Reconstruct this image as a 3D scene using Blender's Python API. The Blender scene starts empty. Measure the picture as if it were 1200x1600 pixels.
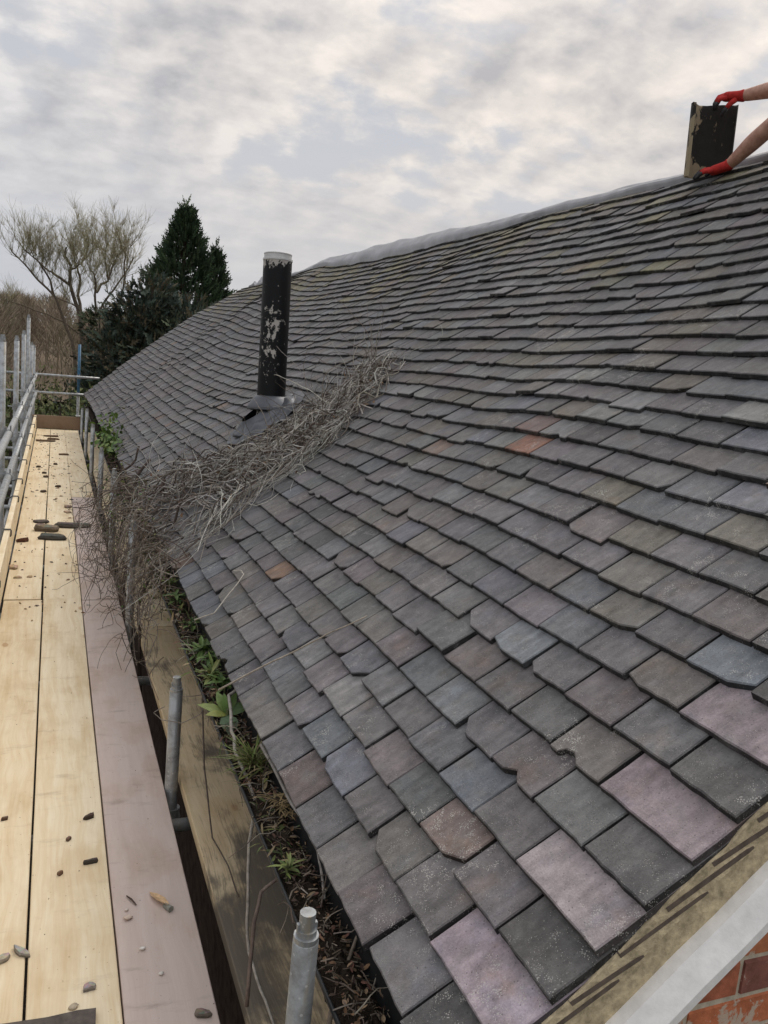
import bpy, math, random
import numpy as np
from mathutils import Vector, Matrix, noise as mnoise

rng = random.Random(7)
scene = bpy.context.scene
col = scene.collection
R = math.radians

# ------------------------------------------------------------------ camera
CAM = Vector((0.0, 0.0, 1.6446))
cr = Vector((0.92747, -0.36205, 0.09322)); cu = Vector((-0.02245, 0.19497, 0.98055)); cf = Vector((0.37319, 0.91154, -0.17271))
cam = bpy.data.cameras.new('camera'); cam_o = bpy.data.objects.new('camera', cam); col.objects.link(cam_o)
M = Matrix((cr, cu, -cf)).transposed().to_4x4(); M.translation = CAM
cam_o.matrix_world = M
cam.sensor_fit = 'VERTICAL'; cam.sensor_height = 24.0; cam.sensor_width = 18.0
cam.lens = 24.0 * 1294 / 1600
cam.clip_start = 0.02; cam.clip_end = 2000
scene.camera = cam_o
FPX = 1294.0
def project(p):
    d = Vector(p) - CAM; w = d.dot(cf)
    if w < 0.05: return None
    return 600 + FPX * d.dot(cr) / w, 800 - FPX * d.dot(cu) / w, w

# ------------------------------------------------------------------ exposure, world, sun
scene.view_settings.view_transform = 'Standard'; scene.view_settings.look = 'None'
scene.view_settings.exposure = 0.35; scene.view_settings.gamma = 1.0; scene.view_settings.use_curve_mapping = False
SUN_EL, SUN_AZ = R(42), R(58)          # azimuth from +Y towards +X

def node(t, typ, **kw):
    n = t.nodes.new(typ)
    for k, v in kw.items():
        if k == 'inp':
            for i, val in v.items():
                if isinstance(val, bpy.types.NodeSocket): t.links.new(val, n.inputs[i])
                else: n.inputs[i].default_value = val
        else: setattr(n, k, v)
    return n
def math_(t, op, a, b=None, c=None, clamp=False):
    n = t.nodes.new('ShaderNodeMath'); n.operation = op; n.use_clamp = clamp
    for i, v in enumerate((a, b, c)):
        if v is None: continue
        if isinstance(v, bpy.types.NodeSocket): t.links.new(v, n.inputs[i])
        else: n.inputs[i].default_value = v
    return n.outputs[0]
def vmath(t, op, a, b=None, scale=None):
    n = t.nodes.new('ShaderNodeVectorMath'); n.operation = op
    for i, v in enumerate((a, b)):
        if v is None: continue
        if isinstance(v, bpy.types.NodeSocket): t.links.new(v, n.inputs[i])
        else: n.inputs[i].default_value = v
    if scale is not None: n.inputs['Scale'].default_value = scale
    return n.outputs[0]
def mixc(t, fac, a, b, blend='MIX'):
    n = t.nodes.new('ShaderNodeMix'); n.data_type = 'RGBA'; n.blend_type = blend
    for s, v in ((n.inputs['Factor'], fac), (n.inputs[6], a), (n.inputs[7], b)):
        if isinstance(v, bpy.types.NodeSocket): t.links.new(v, s)
        elif isinstance(v, (int, float)): s.default_value = v
        else: s.default_value = (*v, 1)[:4]
    return n.outputs[2]
def ramp(t, fac, lo, hi, a=0.0, b=1.0, smooth=True):
    n = t.nodes.new('ShaderNodeMapRange'); n.interpolation_type = 'SMOOTHSTEP' if smooth else 'LINEAR'
    t.links.new(fac, n.inputs[0])
    for i, v in enumerate((lo, hi, a, b)): n.inputs[i + 1].default_value = v
    return n.outputs[0]
def noise_(t, vec, scale, detail=4, rough=0.55, dist=0.0, typ=None):
    n = t.nodes.new('ShaderNodeTexNoise')
    n.inputs['Scale'].default_value = scale; n.inputs['Detail'].default_value = detail
    n.inputs['Roughness'].default_value = rough; n.inputs['Distortion'].default_value = dist
    if vec is not None: t.links.new(vec, n.inputs['Vector'])
    return n.outputs['Fac']

world = bpy.data.worlds.new('World'); scene.world = world; world.use_nodes = True
t = world.node_tree; t.nodes.clear()
sky = node(t, 'ShaderNodeTexSky', sky_type='NISHITA', sun_disc=False, sun_elevation=SUN_EL, sun_rotation=SUN_AZ, air_density=1.0, dust_density=2.0)
tc = node(t, 'ShaderNodeTexCoord'); D = tc.outputs['Generated']
sx = node(t, 'ShaderNodeSeparateXYZ', inp={0: D})
zc = math_(t, 'MAXIMUM', sx.outputs['Z'], 0.0)
den = math_(t, 'ADD', zc, 0.30)
P = node(t, 'ShaderNodeCombineXYZ', inp={0: math_(t, 'DIVIDE', sx.outputs['X'], den), 1: math_(t, 'DIVIDE', sx.outputs['Y'], den), 2: 3.7}).outputs[0]
Ps = vmath(t, 'ADD', P, (0.055 * math.sin(SUN_AZ), 0.055 * math.cos(SUN_AZ), 0.0))
n1 = noise_(t, P, 5.0, 9, 0.55, 0.1)
n2 = noise_(t, Ps, 5.0, 9, 0.55, 0.1)
big = noise_(t, P, 1.9, 3, 0.5)
dens = math_(t, 'ADD', n1, math_(t, 'MULTIPLY', math_(t, 'SUBTRACT', big, 0.5), 0.55))
cover = ramp(t, dens, 0.30, 0.47)
edge = math_(t, 'MULTIPLY', math_(t, 'SUBTRACT', n1, n2), 3.4)
shade = math_(t, 'ADD', math_(t, 'ADD', edge, 0.52), math_(t, 'MULTIPLY', math_(t, 'SUBTRACT', 0.50, dens), 1.5), clamp=True)
dotn = vmath(t, 'DOT_PRODUCT', D, (math.sin(R(44)) * math.cos(R(24)), math.cos(R(44)) * math.cos(R(24)), math.sin(R(24))))
dots = t.nodes[-1].outputs['Value']
warm = ramp(t, dots, 0.55, 0.99)
lit = mixc(t, warm, (6.25, 6.2, 6.3), (7.4, 6.8, 6.25))
dark = mixc(t, warm, (3.6, 3.7, 4.0), (4.0, 3.9, 4.0))
cloud = mixc(t, shade, dark, lit)
gap = mixc(t, 0.05, (4.55, 4.65, 4.95), sky.outputs['Color'])
c1 = mixc(t, cover, gap, cloud)
haze = mixc(t, warm, (4.75, 4.85, 5.1), (5.3, 5.15, 5.1))
low = ramp(t, sx.outputs['Z'], 0.04, 0.30, 1.0, 0.0)
strat = noise_(t, vmath(t, 'MULTIPLY', D, (2.0, 2.0, 16.0)), 1.6, 5, 0.55)
haze2 = mixc(t, ramp(t, strat, 0.35, 0.7, 0, 0.6), haze, (4.1, 4.25, 4.65))
c2 = mixc(t, math_(t, 'MULTIPLY', low, 0.93), c1, haze2)
zen = ramp(t, sx.outputs['Z'], 0.30, 1.0, 1.0, 1.75, smooth=False)
c3 = vmath(t, 'SCALE', c2); t.links.new(zen, t.nodes[-1].inputs['Scale'])
ground_c = mixc(t, ramp(t, sx.outputs['Z'], -0.05, 0.0), (1.2, 1.1, 0.9), c3)
bg = node(t, 'ShaderNodeBackground', inp={0: ground_c, 1: 0.1})
out = node(t, 'ShaderNodeOutputWorld', inp={0: bg.outputs[0]})

sun = bpy.data.lights.new('sun', 'SUN'); sun.energy = 1.4; sun.angle = R(40); sun.color = (1.0, 0.93, 0.84)
sun_o = bpy.data.objects.new('sun', sun); col.objects.link(sun_o)
sun_o.rotation_euler = (math.pi / 2 - SUN_EL, 0, math.pi - SUN_AZ)
sd = Vector((math.sin(SUN_AZ) * math.cos(SUN_EL), math.cos(SUN_AZ) * math.cos(SUN_EL), math.sin(SUN_EL)))
sun_o.rotation_euler = sd.to_track_quat('Z', 'Y').to_euler()
sun_o.location = (20, 20, 30)

# ------------------------------------------------------------------ mesh helpers
class MB:
    def __init__(s): s.v = []; s.f = []; s.c = []; s.m = []
    def add(s, verts, faces, c=None, m=0):
        b = len(s.v); s.v += [tuple(x) for x in verts]
        for i, f in enumerate(faces):
            s.f.append(tuple(b + k for k in f))
            s.c.append(c[i] if isinstance(c, list) else c); s.m.append(m)
    def box(s, lo, hi, c=None, m=0):
        (a, b, d), (e, f, g) = lo, hi
        s.add([(a, b, d), (e, b, d), (e, f, d), (a, f, d), (a, b, g), (e, b, g), (e, f, g), (a, f, g)],
              [(3, 2, 1, 0), (4, 5, 6, 7), (0, 1, 5, 4), (1, 2, 6, 5), (2, 3, 7, 6), (3, 0, 4, 7)], c, m)
    def tube(s, pts, rad, n=6, c=None, cap=True, m=0):
        pts = [Vector(p) for p in pts]
        if not isinstance(rad, (list, tuple)): rad = [rad] * len(pts)
        rings = []; up = None
        for i, p in enumerate(pts):
            d = (pts[min(i + 1, len(pts) - 1)] - pts[max(i - 1, 0)])
            if d.length < 1e-9: d = Vector((0, 0, 1))
            d.normalize()
            if up is None:
                a = Vector((0, 0, 1)) if abs(d.z) < .9 else Vector((1, 0, 0)); up = d.cross(a).normalized()
            else:
                up = up - d * up.dot(d)
                if up.length < 1e-6: up = d.orthogonal()
                up.normalize()
            w = d.cross(up)
            rings.append([p + (up * math.cos(2 * math.pi * k / n) + w * math.sin(2 * math.pi * k / n)) * rad[i] for k in range(n)])
        vs = [q for r in rings for q in r]; fs = []
        for i in range(len(pts) - 1):
            for k in range(n): fs.append((i * n + k, i * n + (k + 1) % n, (i + 1) * n + (k + 1) % n, (i + 1) * n + k))
        if cap: fs.append(tuple(range(n))[::-1]); fs.append(tuple((len(pts) - 1) * n + k for k in range(n)))
        s.add(vs, fs, c, m)
    def grid(s, fn, nu, nv, c=None, m=0):
        vs = [fn(i / nu, j / nv) for j in range(nv + 1) for i in range(nu + 1)]
        fs = [(j * (nu + 1) + i, j * (nu + 1) + i + 1, (j + 1) * (nu + 1) + i + 1, (j + 1) * (nu + 1) + i) for j in range(nv) for i in range(nu)]
        s.add(vs, fs, c, m)
    def build(s, name, mat, parent=None, org=(0, 0, 0), loc=None, smooth=False, **props):
        o0 = Vector(org)
        me = bpy.data.meshes.new(name)
        me.from_pydata([(x - o0.x, y - o0.y, z - o0.z) for x, y, z in s.v], [], s.f)
        if any(c is not None for c in s.c):
            at = me.attributes.new('tint', 'FLOAT_COLOR', 'CORNER')
            arr = []
            for f, c in zip(s.f, s.c): arr += [*(c or (.5, .5, .5)), 1.0] * len(f)
            at.data.foreach_set('color', arr)
        mats = mat if isinstance(mat, (list, tuple)) else [mat]
        for q in mats: me.materials.append(q)
        if len(mats) > 1: me.polygons.foreach_set('material_index', s.m)
        if smooth: me.polygons.foreach_set('use_smooth', [True] * len(s.f))
        me.update()
        o = bpy.data.objects.new(name, me); col.objects.link(o)
        if parent is not None: o.parent = parent
        o.location = loc if loc is not None else (o0 if parent is None else (0, 0, 0))
        for k, v in props.items(): o[k] = v
        return o
def empty(name, loc, label, cat, group=None):
    o = bpy.data.objects.new(name, None); col.objects.link(o); o.location = loc
    o.empty_display_size = 0.1; o['label'] = label; o['category'] = cat
    if group: o['group'] = group
    return o

# ------------------------------------------------------------------ material helpers
def mat(name, rough=0.8, spec=0.3, metal=0.0):
    m = bpy.data.materials.new(name); m.use_nodes = True
    t = m.node_tree; b = t.nodes['Principled BSDF']
    b.inputs['Roughness'].default_value = rough; b.inputs['Specular IOR Level'].default_value = spec; b.inputs['Metallic'].default_value = metal
    return m, t, b
def pos(t): return node(t, 'ShaderNodeNewGeometry').outputs['Position']
def tintn(t): return node(t, 'ShaderNodeAttribute', attribute_name='tint').outputs['Color']
def orand(t): return node(t, 'ShaderNodeObjectInfo').outputs['Random']
def bump(t, b, h, strength=0.3, dist=0.01):
    n = node(t, 'ShaderNodeBump', inp={'Strength': strength, 'Distance': dist, 'Height': h}); t.links.new(n.outputs[0], b.inputs['Normal'])
def setc(t, b, c):
    if isinstance(c, bpy.types.NodeSocket): t.links.new(c, b.inputs['Base Color'])
    else: b.inputs['Base Color'].default_value = (*c, 1)
def simple(name, c, rough=0.8, spec=0.3, metal=0.0, nscale=20, var=0.35, bmp=0.2, bdist=0.004, tint=False):
    m, t, b = mat(name, rough, spec, metal); p = pos(t)
    n = noise_(t, p, nscale, 5, 0.6)
    base = tintn(t) if tint else c
    f = ramp(t, n, 0.25, 0.75, 1 - var, 1 + var, smooth=False)
    n_ = t.nodes.new('ShaderNodeVectorMath'); n_.operation = 'SCALE'
    if tint: t.links.new(base, n_.inputs[0])
    else: n_.inputs[0].default_value = c
    t.links.new(f, n_.inputs['Scale']); setc(t, b, n_.outputs[0])
    if bmp: bump(t, b, n, bmp, bdist)
    return m

# tiles
def tile_mat():
    m, t, b = mat('clay_tile', 0.72, 0.35); p = pos(t); tint = tintn(t)
    big = noise_(t, p, 7.0, 4, 0.6); mid = noise_(t, p, 28.0, 6, 0.65); fine = noise_(t, p, 240.0, 5, 0.7)
    f = math_(t, 'MULTIPLY', ramp(t, big, .25, .75, .76, 1.24, False), ramp(t, mid, .25, .75, .70, 1.32, False))
    f = math_(t, 'MULTIPLY', f, ramp(t, fine, .2, .8, .72, 1.28, False))
    n = t.nodes.new('ShaderNodeVectorMath'); n.operation = 'SCALE'; t.links.new(tint, n.inputs[0]); t.links.new(f, n.inputs['Scale'])
    streak = noise_(t, vmath(t, 'MULTIPLY', p, (.4, 1.7, .4)), 26.0, 4, .6)
    c = n.outputs[0]
    sv = t.nodes.new('ShaderNodeVectorMath'); sv.operation = 'SCALE'; t.links.new(c, sv.inputs[0]); t.links.new(ramp(t, streak, .3, .7, .78, 1.22, False), sv.inputs['Scale']); c = sv.outputs[0]
    blue = ramp(t, noise_(t, vmath(t, 'ADD', p, (7.1, 3.3, 1.9)), 11.0, 4, 0.6), .52, .72, 0, .45)
    c = mixc(t, blue, c, mixc(t, 1.0, c, (0.90, 1.0, 1.13), 'MULTIPLY'))
    brown = ramp(t, noise_(t, vmath(t, 'ADD', p, (1.7, 9.3, 5.2)), 8.0, 4, 0.6), .55, .75, 0, .6)
    c = mixc(t, brown, c, mixc(t, 1.0, c, (1.18, 1.0, .82), 'MULTIPLY'))
    # lichen crust, small pale flecks in drifts
    patch = ramp(t, noise_(t, p, 5.0, 4, 0.6), .50, .68)
    vo = node(t, 'ShaderNodeTexVoronoi', feature='F1', inp={'Vector': p, 'Scale': 300.0}); vo.inputs['Randomness'].default_value = 1.0
    fl = math_(t, 'LESS_THAN', vo.outputs['Distance'], math_(t, 'MULTIPLY', ramp(t, noise_(t, p, 45.0, 3, .6), .36, .64, 0.0, .52), math_(t, 'ADD', math_(t, 'MULTIPLY', patch, .5), .42)))
    c = mixc(t, math_(t, 'MULTIPLY', fl, .6), c, (.50, .48, .44))
    dust = ramp(t, noise_(t, vmath(t, 'ADD', p, (4.4, 2.2, 7.7)), 16.0, 7, .7), .48, .74, 0, .5)
    c = mixc(t, dust, c, (.20, .197, .19))
    vo2 = node(t, 'ShaderNodeTexVoronoi', feature='F1', inp={'Vector': p, 'Scale': 42.0})
    fl2 = math_(t, 'LESS_THAN', math_(t, 'ADD', vo2.outputs['Distance'], math_(t, 'MULTIPLY', mid, .25)), .165)
    c = mixc(t, math_(t, 'MULTIPLY', fl2, .55), c, (.36, .36, .33))
    vo3 = node(t, 'ShaderNodeTexVoronoi', feature='F1', inp={'Vector': p, 'Scale': 95.0})
    pit = math_(t, 'LESS_THAN', vo3.outputs['Distance'], .13)
    c = mixc(t, math_(t, 'MULTIPLY', pit, .5), c, (.03, .028, .028))
    setc(t, b, c)
    t.links.new(ramp(t, mid, .3, .7, .60, .85), b.inputs['Roughness'])
    bump(t, b, math_(t, 'ADD', math_(t, 'ADD', fine, math_(t, 'MULTIPLY', mid, 1.5)), math_(t, 'MULTIPLY', pit, -.8)), .55, .0035)
    return m
MT = tile_mat()

def wood_mat(name, c0, c1, grain=1.0, knots=True, dirt=0.25, dirtc=(.16, .12, .09), stain=None):
    m, t, b = mat(name, 0.75, 0.2)
    tcn = node(t, 'ShaderNodeTexCoord').outputs['Object']
    off = node(t, 'ShaderNodeCombineXYZ', inp={0: math_(t, 'MULTIPLY', orand(t), 13.0), 1: math_(t, 'MULTIPLY', orand(t), 37.0), 2: math_(t, 'MULTIPLY', orand(t), 5.0)}).outputs[0]
    p = vmath(t, 'ADD', tcn, off)
    ps = vmath(t, 'MULTIPLY', p, (1.0, 0.045, 1.0))
    warp = noise_(t, vmath(t, 'MULTIPLY', p, (1, .35, 1)), 5.0, 3, .5)
    psw = node(t, 'ShaderNodeVectorMath', operation='ADD', inp={0: ps, 1: node(t, 'ShaderNodeCombineXYZ', inp={0: math_(t, 'MULTIPLY', warp, .09)}).outputs[0]}).outputs[0]
    g1 = noise_(t, psw, 46.0, 4, .55); g2 = noise_(t, psw, 170.0, 3, .6)
    f = math_(t, 'ADD', math_(t, 'MULTIPLY', ramp(t, g1, .3, .7), .7), math_(t, 'MULTIPLY', ramp(t, g2, .3, .7), .3))
    c = mixc(t, math_(t, 'MULTIPLY', f, grain), c0, c1)
    blot = ramp(t, noise_(t, vmath(t, 'MULTIPLY', p, (1, .5, 1)), 6.0, 4, .6), .44, .70, 0, .8)
    c = mixc(t, blot, c, mixc(t, 1.0, c, (.84, .78, .70), 'MULTIPLY'))
    if knots:
        v = node(t, 'ShaderNodeTexVoronoi', feature='F1', inp={'Vector': vmath(t, 'MULTIPLY', p, (1.0, .42, 1.0)), 'Scale': 6.0})
        d = math_(t, 'ADD', v.outputs['Distance'], math_(t, 'MULTIPLY', noise_(t, p, 40, 3, .6), .08))
        k = ramp(t, d, .10, .16, 1, 0)
        c = mixc(t, math_(t, 'MULTIPLY', k, .65), c, (c1[0] * .62, c1[1] * .45, c1[2] * .36))
    # lateral saw marks and handling dirt
    dn = noise_(t, vmath(t, 'MULTIPLY', p, (.55, 1.6, 1)), 9.0, 6, .68)
    c = mixc(t, ramp(t, dn, .55, .78, 0, dirt), c, dirtc)
    v2 = node(t, 'ShaderNodeTexVoronoi', feature='F1', inp={'Vector': p, 'Scale': 34.0})
    sp = math_(t, 'LESS_THAN', math_(t, 'ADD', v2.outputs['Distance'], math_(t, 'MULTIPLY', noise_(t, p, 9, 3, .6), .22)), .175)
    c = mixc(t, math_(t, 'MULTIPLY', sp, .55), c, dirtc)
    if stain:
        sn = noise_(t, vmath(t, 'MULTIPLY', p, (1, .45, 1)), 3.2, 7, .66, .4)
        wy = node(t, 'ShaderNodeSeparateXYZ', inp={0: pos(t)}).outputs['Y']
        sn = math_(t, 'ADD', sn, math_(t, 'MULTIPLY', math_(t, 'SUBTRACT', ramp(t, math_(t, 'ABSOLUTE', math_(t, 'SUBTRACT', wy, 2.15)), .15, .95, 1, 0), .5), .10))
        c = mixc(t, ramp(t, sn, stain[0], stain[1], 0, .9), c, stain[2])
        c = mixc(t, ramp(t, math_(t, 'MULTIPLY', sn, g2), .22, .32, 0, .5), c, stain[2])
    setc(t, b, c); bump(t, b, math_(t, 'ADD', g2, math_(t, 'MULTIPLY', dn, .5)), .25, .002)
    return m
M_NEW = wood_mat('new_pine', (.85, .745, .55), (.73, .58, .37), .95, dirt=.42, dirtc=(.38, .25, .14))
M_PINK = wood_mat('old_pinkish_board', (.61, .505, .45), (.52, .42, .37), .6, knots=False, dirt=.6, dirtc=(.27, .21, .18))
M_OLD = wood_mat('stained_board', (.66, .54, .36), (.54, .42, .26), .8, dirt=.35, dirtc=(.10, .09, .08), stain=(.45, .60, (.12, .105, .085)))
M_ENDB = wood_mat('brown_end_board', (.27, .19, .13), (.23, .16, .11), .6, dirt=.3)

def galv():
    m, t, b = mat('galvanised_steel', 0.45, 0.5, 0.55); p = pos(t)
    n = noise_(t, p, 22, 6, .65); s = noise_(t, vmath(t, 'MULTIPLY', p, (1, 1, .12)), 45, 4, .6)
    c = mixc(t, ramp(t, n, .35, .7), (.40, .42, .43), (.25, .25, .245))
    c = mixc(t, ramp(t, s, .52, .72, 0, .6), c, (.40, .33, .22))  # tan streaks paint yellowish reflections into the steel colour
    v = node(t, 'ShaderNodeTexVoronoi', feature='F1', inp={'Vector': p, 'Scale': 55.0})
    c = mixc(t, math_(t, 'MULTIPLY', math_(t, 'LESS_THAN', v.outputs['Distance'], .16), .6), c, (.62, .62, .6))
    setc(t, b, c); t.links.new(ramp(t, n, .3, .7, .35, .65), b.inputs['Roughness']); bump(t, b, n, .2, .002)
    return m
M_GALV = galv()
M_BLUE = simple('blue_paint', (.05, .14, .24), .5, .4, nscale=30, var=.5)
M_DARKST = simple('dark_steel', (.10, .10, .10), .6, .4, .3)
def flue_mat():
    m, t, b = mat('peeling_black_paint', 0.5, 0.22); p = pos(t)
    sx_ = node(t, 'ShaderNodeSeparateXYZ', inp={0: p})
    n = noise_(t, vmath(t, 'MULTIPLY', p, (1, 1, .75)), 30, 7, .70)
    band = math_(t, 'SUBTRACT', 1.0, math_(t, 'MULTIPLY', math_(t, 'ABSOLUTE', math_(t, 'SUBTRACT', sx_.outputs['X'], 1.325)), 9.0))
    ht = math_(t, 'MULTIPLY', ramp(t, sx_.outputs['Z'], 1.35, 1.75), ramp(t, sx_.outputs['Z'], 1.85, 2.12, 1, 0))
    mask = math_(t, 'ADD', math_(t, 'ADD', n, math_(t, 'MULTIPLY', math_(t, 'MULTIPLY', band, ht), .19)),
                 math_(t, 'ADD', math_(t, 'MULTIPLY', ramp(t, sx_.outputs['Z'], 2.16, 2.27), .21), math_(t, 'MULTIPLY', ramp(t, sx_.outputs['Z'], 1.22, 1.36, 1, 0), .20)))
    pk = ramp(t, mask, .665, .68)
    c = mixc(t, pk, (.0045, .005, .006), (.42, .40, .37))
    setc(t, b, c); t.links.new(ramp(t, pk, 0, 1, .48, .8), b.inputs['Roughness'])
    bump(t, b, math_(t, 'SUBTRACT', math_(t, 'MULTIPLY', n, .2), pk), .35, .003)
    return m
M_FLUE = flue_mat()
M_CAP = simple('pale_metal', (.55, .55, .54), .45, .5, .3, var=.15)
M_LEAD = simple('lead', (.095, .10, .112), .45, .5, .5, nscale=9, var=.35, bmp=.4, bdist=.01)
M_FELT = simple('grey_membrane', (.31, .31, .325), .5, .4, nscale=7, var=.25, bmp=.35, bdist=.01)
M_SOIL = simple('soil', (.035, .027, .020), .95, .1, nscale=60, var=.8, bmp=1.0, bdist=.02)
M_LEAFD = simple('dead_leaf', (.2, .13, .08), .8, .2, nscale=40, var=.4, tint=True)
M_STEM = simple('dead_stem', (.2, .17, .14), .85, .2, nscale=60, var=.4, tint=True, bmp=.3)
M_GREEN = simple('green_leaf', (.1, .15, .04), .55, .35, nscale=30, var=.3, tint=True, bmp=.1)
M_GUT = simple('black_gutter', (.012, .013, .014), .45, .4, var=.3)
M_MORTAR = simple('mortar', (.52, .43, .28), .95, .1, nscale=48, var=.5, bmp=.9, bdist=.008)
M_WHITE = simple('white_render', (.85, .83, .80), .8, .3, nscale=30, var=.14, bmp=.4, bdist=.004)
M_BRICK = simple('brick', (.42, .12, .06), .9, .15, nscale=26, var=.5, tint=True, bmp=.5, bdist=.006)
def brick_mat():
    m, t, b = mat('brick_with_limewash', .9, .15); p = pos(t)
    n = noise_(t, p, 30, 6, .65); v = t.nodes.new('ShaderNodeVectorMath'); v.operation = 'SCALE'; t.links.new(tintn(t), v.inputs[0]); t.links.new(ramp(t, n, .25, .75, .55, 1.35, False), v.inputs['Scale'])
    c = mixc(t, ramp(t, noise_(t, p, 17, 7, .68, .3), .56, .60, 0, .8), v.outputs[0], (.52, .46, .37))
    c = mixc(t, ramp(t, noise_(t, p, 9, 4, .6), .60, .72, 0, .8), c, (.07, .05, .045))
    setc(t, b, c); bump(t, b, n, .6, .006); return m
M_BRICK = brick_mat()
M_JOINT = simple('brick_mortar', (.50, .44, .34), .95, .1, nscale=40, var=.3, bmp=.6, bdist=.006)
M_SWALL = simple('shade_toned_brickwork', (.045, .03, .024), .95, .1, nscale=18, var=.6, bmp=.6, bdist=.01)  # brick colour darkened to stand in for shade under the eaves
M_DECK = simple('roof_batten_dark', (.012, .011, .010), .95, .05)
M_SLIP = simple('tile_slip', (.13, .10, .08), .85, .2, nscale=50, var=.4)
M_STONE = simple('stone', (.3, .28, .26), .85, .2, nscale=50, var=.35, tint=True, bmp=.4)
M_GROUND = simple('rough_ground', (.06, .055, .03), .95, .1, nscale=.8, var=.6, bmp=.5, bdist=.05)
M_HILL = simple('wooded_hill', (.17, .135, .10), .95, .05, nscale=.15, var=.4, bmp=0)
M_BARK = simple('bark', (.10, .08, .06), .9, .15, nscale=14, var=.4, tint=True, bmp=.4)
M_FOL = simple('foliage', (.03, .05, .025), .7, .2, nscale=1.2, var=.35, tint=True, bmp=0)
M_TWIG = simple('far_twigs', (.14, .10, .07), .9, .1, nscale=.4, var=.3, tint=True, bmp=0)

# ------------------------------------------------------------------ roof surface
A = R(40); CA, SA = math.cos(A), math.sin(A)
X0, Z0 = 0.57, 0.55
Y0, Y1, SMAX = 0.908, 15.75, 3.56
NRM = Vector((-SA, 0, CA)); UPS = Vector((CA, 0, SA)); ALY = Vector((0, 1, 0))
def g(x, m, w): return math.exp(-((x - m) / w) ** 2)
def disp(y, s):
    q = min(max(s / SMAX, 0), 1)
    d = 0.16 * g(y, 11.0, 0.8) * (0.35 + 0.65 * math.sin(math.pi * min(q * 1.05, 1)))
    d -= 0.065 * g(y, 7.9, 1.9) * (0.6 + 0.4 * math.sin(math.pi * q))
    d -= 0.075 * g(y, 13.3, 1.0) * math.sin(math.pi * q)
    d += 0.14 * g(y, 15.9, 1.1) * (0.75 + 0.25 * math.sin(math.pi * q)) * min(1, (1.02 - q) * 3) 
    d -= 0.03 * g(y, 4.4, 1.3) * math.sin(math.pi * q)
    d += 0.020 * mnoise.noise((y * .9, s * .8, 0.3)) + 0.014 * mnoise.noise((y * 2.3, s * 1.1, 4.3))
    if y < 2.2: d *= max(0.25, (y - .9) / 1.3)
    return d
def surf(y, s, h=0.0):
    return Vector((X0, y, Z0)) + UPS * s + NRM * (disp(y, s) + h) + Vector((0, y * 0, 0))

house = empty('brick_house', (1.5, 3.0, -2.4), 'old brick house under a sagging dark tiled roof beside the scaffold', 'house')
HO = Vector((1.5, 3.0, -2.4))
b = MB(); b.grid(lambda u, v: surf(Y0 + .02 + u * (Y1 - Y0 - .04), .02 + v * (SMAX - .02), -.014), 90, 24)
RX, RZ = X0 + CA * SMAX, Z0 + SA * SMAX
b.grid(lambda u, v: Vector((RX + .01 + v * 2.9, Y0 + .02 + u * (Y1 - Y0 - .04), RZ - .02 - v * 2.9 * .84)), 20, 4)
roof = b.build('roof', M_DECK, house, HO)

# tile outline in local (a along y, v up the slope)
def outline(w, L, r, chips, fine):
    def corner_cut(cx, sgn):
        a, c = r.uniform(.02, .055), r.uniform(.012, .04)
        return a, c
    n = 7 if fine else 3
    tail = []
    la = ra = 0; lc = rc = 0
    if 'l' in chips: la, lc = corner_cut(0, 1)
    if 'r' in chips: ra, rc = corner_cut(0, 1)
    if la: tail += [(-w / 2, lc), (-w / 2 + la * .45, lc * .55)]
    for i in range(n):
        u = i / (n - 1); x = -w / 2 + la + u * (w - la - ra)
        j = (r.uniform(-1, 1) * .0014 if fine else r.uniform(-1, 1) * .002)
        tail.append((x, j))
    if 'm' in chips:
        m = r.uniform(-.03, .03); tail = [q for q in tail if abs(q[0] - m) > .03]
        k = next((i for i, q in enumerate(tail) if q[0] > m), len(tail))
        tail[k:k] = [(m - .03, .001), (m - .02, r.uniform(.004, .012)), (m - .002, r.uniform(.008, .02)), (m + .02, r.uniform(.006, .016)), (m + .03, .001)]
    if ra: tail += [(w / 2 - ra * .45, rc * .55), (w / 2, rc)]
    side = []
    if fine:
        side = [(w / 2 + r.uniform(-1, 1) * .0012, .06), (w / 2 + r.uniform(-1, 1) * .0012, .12)]
    top = [(w / 2, L), (-w / 2, L)]
    side2 = [(-w / 2 + r.uniform(-1, 1) * .0012, .12), (-w / 2 + r.uniform(-1, 1) * .0012, .06)] if fine else []
    return tail + side + top + side2
TH = 0.0165
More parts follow.
